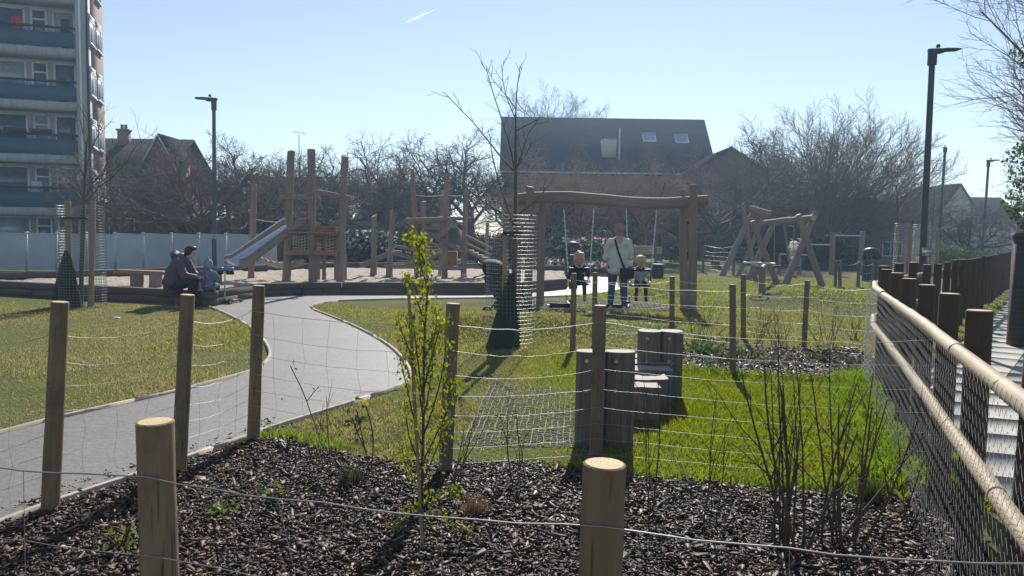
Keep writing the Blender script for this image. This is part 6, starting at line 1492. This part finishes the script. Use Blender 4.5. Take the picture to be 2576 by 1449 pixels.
stem_shrub(78,G(2290,1330),6,.6,.45,'low twiggy stems at the foot of the dark rail fence',.005)
stem_shrub(79,G(900,1320),4,.35,.4,'short dark twigs in the middle of the bark bed',.004)
for i,(u,v,l) in enumerate(((1760,872,'tangled low shrub just right of the wooden steps'),(1905,878,'thin bare shrub behind the small bark bed'),(2080,885,'wispy bare shrub at the right of the small bark bed'),(2150,860,'twiggy bare shrub near the dark netting'),(1960,880,'low bare shrub in the middle of the small bark bed'))):
    stem_shrub(90+i,G(u,v),12,.62,.5,l,.005,kids=(2,4))
def leafy(base, n, h, size, cols, label, sp=.12, nm='low_plant', up=.4):
    th=thing(nm,base,label,'plant'); C=np.stack([base.x+rng.normal(0,sp,n),base.y+rng.normal(0,sp,n),np.abs(rng.normal(0,h*.5,n))+.02],1); leaves('foliage',C,n,size,cols,'leaf',th,asp=.6,up=up)
    mb=MB()
    for i in range(6): mb=MB(); mb.tube([base,base+V(rng.normal(0,sp),rng.normal(0,sp),h)],.004,4); mb.build('stem',M['brownstem'],th)
leafy(G(1770,890),260,.22,.07,[(.05,.09,.025),(.09,.13,.03)],'leafy green plant beside the wooden steps',.22)
leafy(G(1650,845),240,.16,.08,[(.05,.1,.02),(.09,.15,.03)],'green leafy clump behind the wooden steps',.25)
for u,v,n_,l in ((1850,905,120,'low green weed behind the tall thin post of the small bed'),(1950,915,90,'low green weed in the middle of the small bed'),(2060,905,120,'leafy weed at the right of the small bed'),(2140,925,80,'leafy weed in the small bed nearest the netting'),(1800,920,70,'leafy weed at the front left of the small bed')):
    leafy(G(u,v),n_,.12,.06,[(.05,.09,.025),(.09,.13,.03),(.12,.1,.05)],l,.15)
leafy(G(690,1262),40,.06,.045,[(.1,.16,.03),(.14,.18,.04)],'small green weed by the foreground wire',.05)
leafy(G(555,1300),60,.06,.035,[(.1,.15,.03),(.16,.18,.05)],'tiny green weed left in the bark bed',.05)
leafy(G(308,1388),40,.10,.04,[(.12,.15,.03),(.2,.2,.06)],'small grassy weed near the left foreground post',.05,up=2)
def tussock(base, label, cols, h=.13, n=260):
    th=thing('grass_tussock',base,label,'plant'); a=rng.uniform(0,6.28,n); e=np.abs(rng.normal(0,.5,n)); hh=h*rng.uniform(.5,1.2,n); d=np.stack([np.sin(e)*np.cos(a),np.sin(e)*np.sin(a),np.cos(e)],1); p0=np.array(base)+np.stack([rng.normal(0,.03,n),rng.normal(0,.03,n),0*a],1)
    s=norm(np.cross(d,rng.normal(0,1,(n,3))))*.0025; q=np.stack([p0-s,p0+s,p0+d*hh[:,None]],1).reshape(-1,3); i=np.arange(n)*3; c=np.array(cols)[rng.integers(0,len(cols),n)]
    mb=MB(); mb.add(q,np.stack([i,i+1,i+2],1),None,0,np.repeat(c,3,0)); mb.build('blade',M['leaf'],th)
tussock(G(885,1222),'dark grassy tussock in the bark bed left of the shrub',[(.05,.06,.03),(.12,.1,.06),(.03,.04,.02)],.12,420)
tussock(G(1190,1298),'reddish grassy tussock right of the yellow-green shrub',[(.16,.09,.07),(.12,.08,.05),(.2,.14,.09)],.11,420)
tussock(G(2190,1262),'dark tuft at the corner of the bright lawn',[(.03,.05,.015),(.05,.08,.02)],.16,420)
# rose with one yellow leaf
rb=G(930,1190); th=thing('rose_bush',rb,'sparse thorny plant with one bright yellow leaf by the path','plant'); mb=MB(); L_=[]
for pts in ([(930,1190),(918,1130),(905,1070),(897,1030)],[(932,1190),(940,1120),(935,1070),(920,1020)],[(918,1130),(900,1090),(885,1050)]):
    sm=smoothline([at(u,v,rb.y) for u,v in pts],1); mb=MB(); mb.tube(sm,.0045,5); mb.build('stem',M['brownstem'],th)
    for j in range(9): q=sm[rng.integers(len(sm)//2,len(sm))]; L_.append([q.x+rng.normal(0,.035),q.y+rng.normal(0,.03),q.z+rng.normal(0,.03)])
o=leaves('leaf',np.array(L_),len(L_),.05,[(.03,.06,.02),(.06,.1,.02),(.05,.08,.03)],'leaf',th,asp=.7); tag(o,kind='stuff')
q=at(922,1014,rb.y); leaves('yellow_leaf',np.array([[q.x,q.y,q.z],[q.x+.015,q.y,q.z-.01],[q.x-.015,q.y,q.z+.006]]),3,.055,[(.55,.45,.02)],'leaf',th,asp=.8)
sb_=G(808,1110)
L_=np.array([[*(at(u,v,sb_.y)+V(rng.normal(0,.01),rng.normal(0,.02),rng.normal(0,.01)))] for u,v in ((735,918),(738,925),(790,980),(797,985),(715,1005),(740,915),(795,978))]); th=thing('dry_twig',sb_,'spindly rose stem with small curled leaves beside the path','plant'); o=leaves('leaf',L_,7,.035,[(.1,.09,.04),(.06,.08,.03)],'leaf',th); tag(o,kind='stuff')
mb=MB(); mb.tube(smoothline([at(u,v,sb_.y) for u,v in ((808,1110),(785,1050),(765,990),(730,920))],1),.004,5); mb.tube([at(u,v,sb_.y) for u,v in ((772,1010),(790,985),(797,980))],.003,4); mb.build('stem',M['brownstem'],th)
# pale flat stone by the dark netting, litter
mb=MB(); q=G(2195,962); mb.ell(q+V(0,0,.02),(.14,.06,.035),None,9,6); o=mb.build('pale_stone',M['slab'],None,q,smooth=True); tag(o,'pale flat stone at the corner of the small bark bed','stone')
mb=MB(); q=G(293,803); mb.ell(q+V(0,0,.02),(.07,.05,.02),None,8,5); o=mb.build('litter',M['white'],None,q); tag(o,'scrap of white litter on the left lawn','litter')
# TV aerial
q=at(752,372,60); th=thing('tv_aerial',V(q.x,60,q.z-2),'thin TV aerial showing above the trees behind the slide tower','aerial'); mb=MB(); mb.tube([V(q.x,60,q.z-2.6),at(752,338,60)],.03,5); mb.build('mast',M['lamp'],th); mb=MB()
a,b=at(737,331,60),at(768,336,60); mb.tube([a,b],.02,4)
for i in range(7): c_=a.lerp(b,i/6); mb.tube([c_-V(.0,.3,.12),c_+V(0,.3,.12)],.015,4)
mb.build('array',M['lamp'],th)
# vapour trail, far up in the sky
m,t,bb2,oo=nodes('vapour_trail'); t.nodes.remove(bb2); tr=t.nodes.new('ShaderNodeBsdfTranslucent'); tr.inputs[0].default_value=(1,1,1,1); df=t.nodes.new('ShaderNodeBsdfDiffuse'); df.inputs[0].default_value=(1,1,1,1); tp2=t.nodes.new('ShaderNodeBsdfTransparent'); m1=t.nodes.new('ShaderNodeMixShader'); m1.inputs[0].default_value=.6; m2=t.nodes.new('ShaderNodeMixShader'); t.links.new(df.outputs[0],m1.inputs[1]); t.links.new(tr.outputs[0],m1.inputs[2]); t.links.new(ramp(t,noise(t,coord(t,'world',(1,1,1)),.02,4),[(.3,(.35,.35,.35)),(.7,(.75,.75,.75))]),m2.inputs[0]); t.links.new(tp2.outputs[0],m2.inputs[1]); t.links.new(m1.outputs[0],m2.inputs[2]); t.links.new(m2.outputs[0],oo.inputs[0])
a,b=at(1022,56,2500),at(1092,25,2500); mb=MB(); mb.tube([a.lerp(b,i/12) for i in range(13)],[1.2+3.2*math.sin(math.pi*(i/12)**.7)*(1-.45*i/12) for i in range(13)],8); o=mb.build('vapour_trail',m,None,a,smooth=True); tag(o,'short white vapour trail in the blue sky','vapour trail')

# ------------------------------------------------------------------ the slightly misty spring air
mb=MB(); mb.box((3,0,9.6),(520,520,21.5)); m=bpy.data.materials.new('misty_air'); m.use_nodes=True; t=m.node_tree; t.nodes.remove(t.nodes['Principled BSDF']); pv=t.nodes.new('ShaderNodeVolumePrincipled'); pv.inputs['Density'].default_value=.0016; pv.inputs['Anisotropy'].default_value=.35; pv.inputs['Color'].default_value=(.5,.74,1,1); t.links.new(pv.outputs[0],t.nodes['Material Output'].inputs['Volume'])
hz=mb.build('haze',m,None,(3,0,9.6)); tag(hz,kind='stuff')
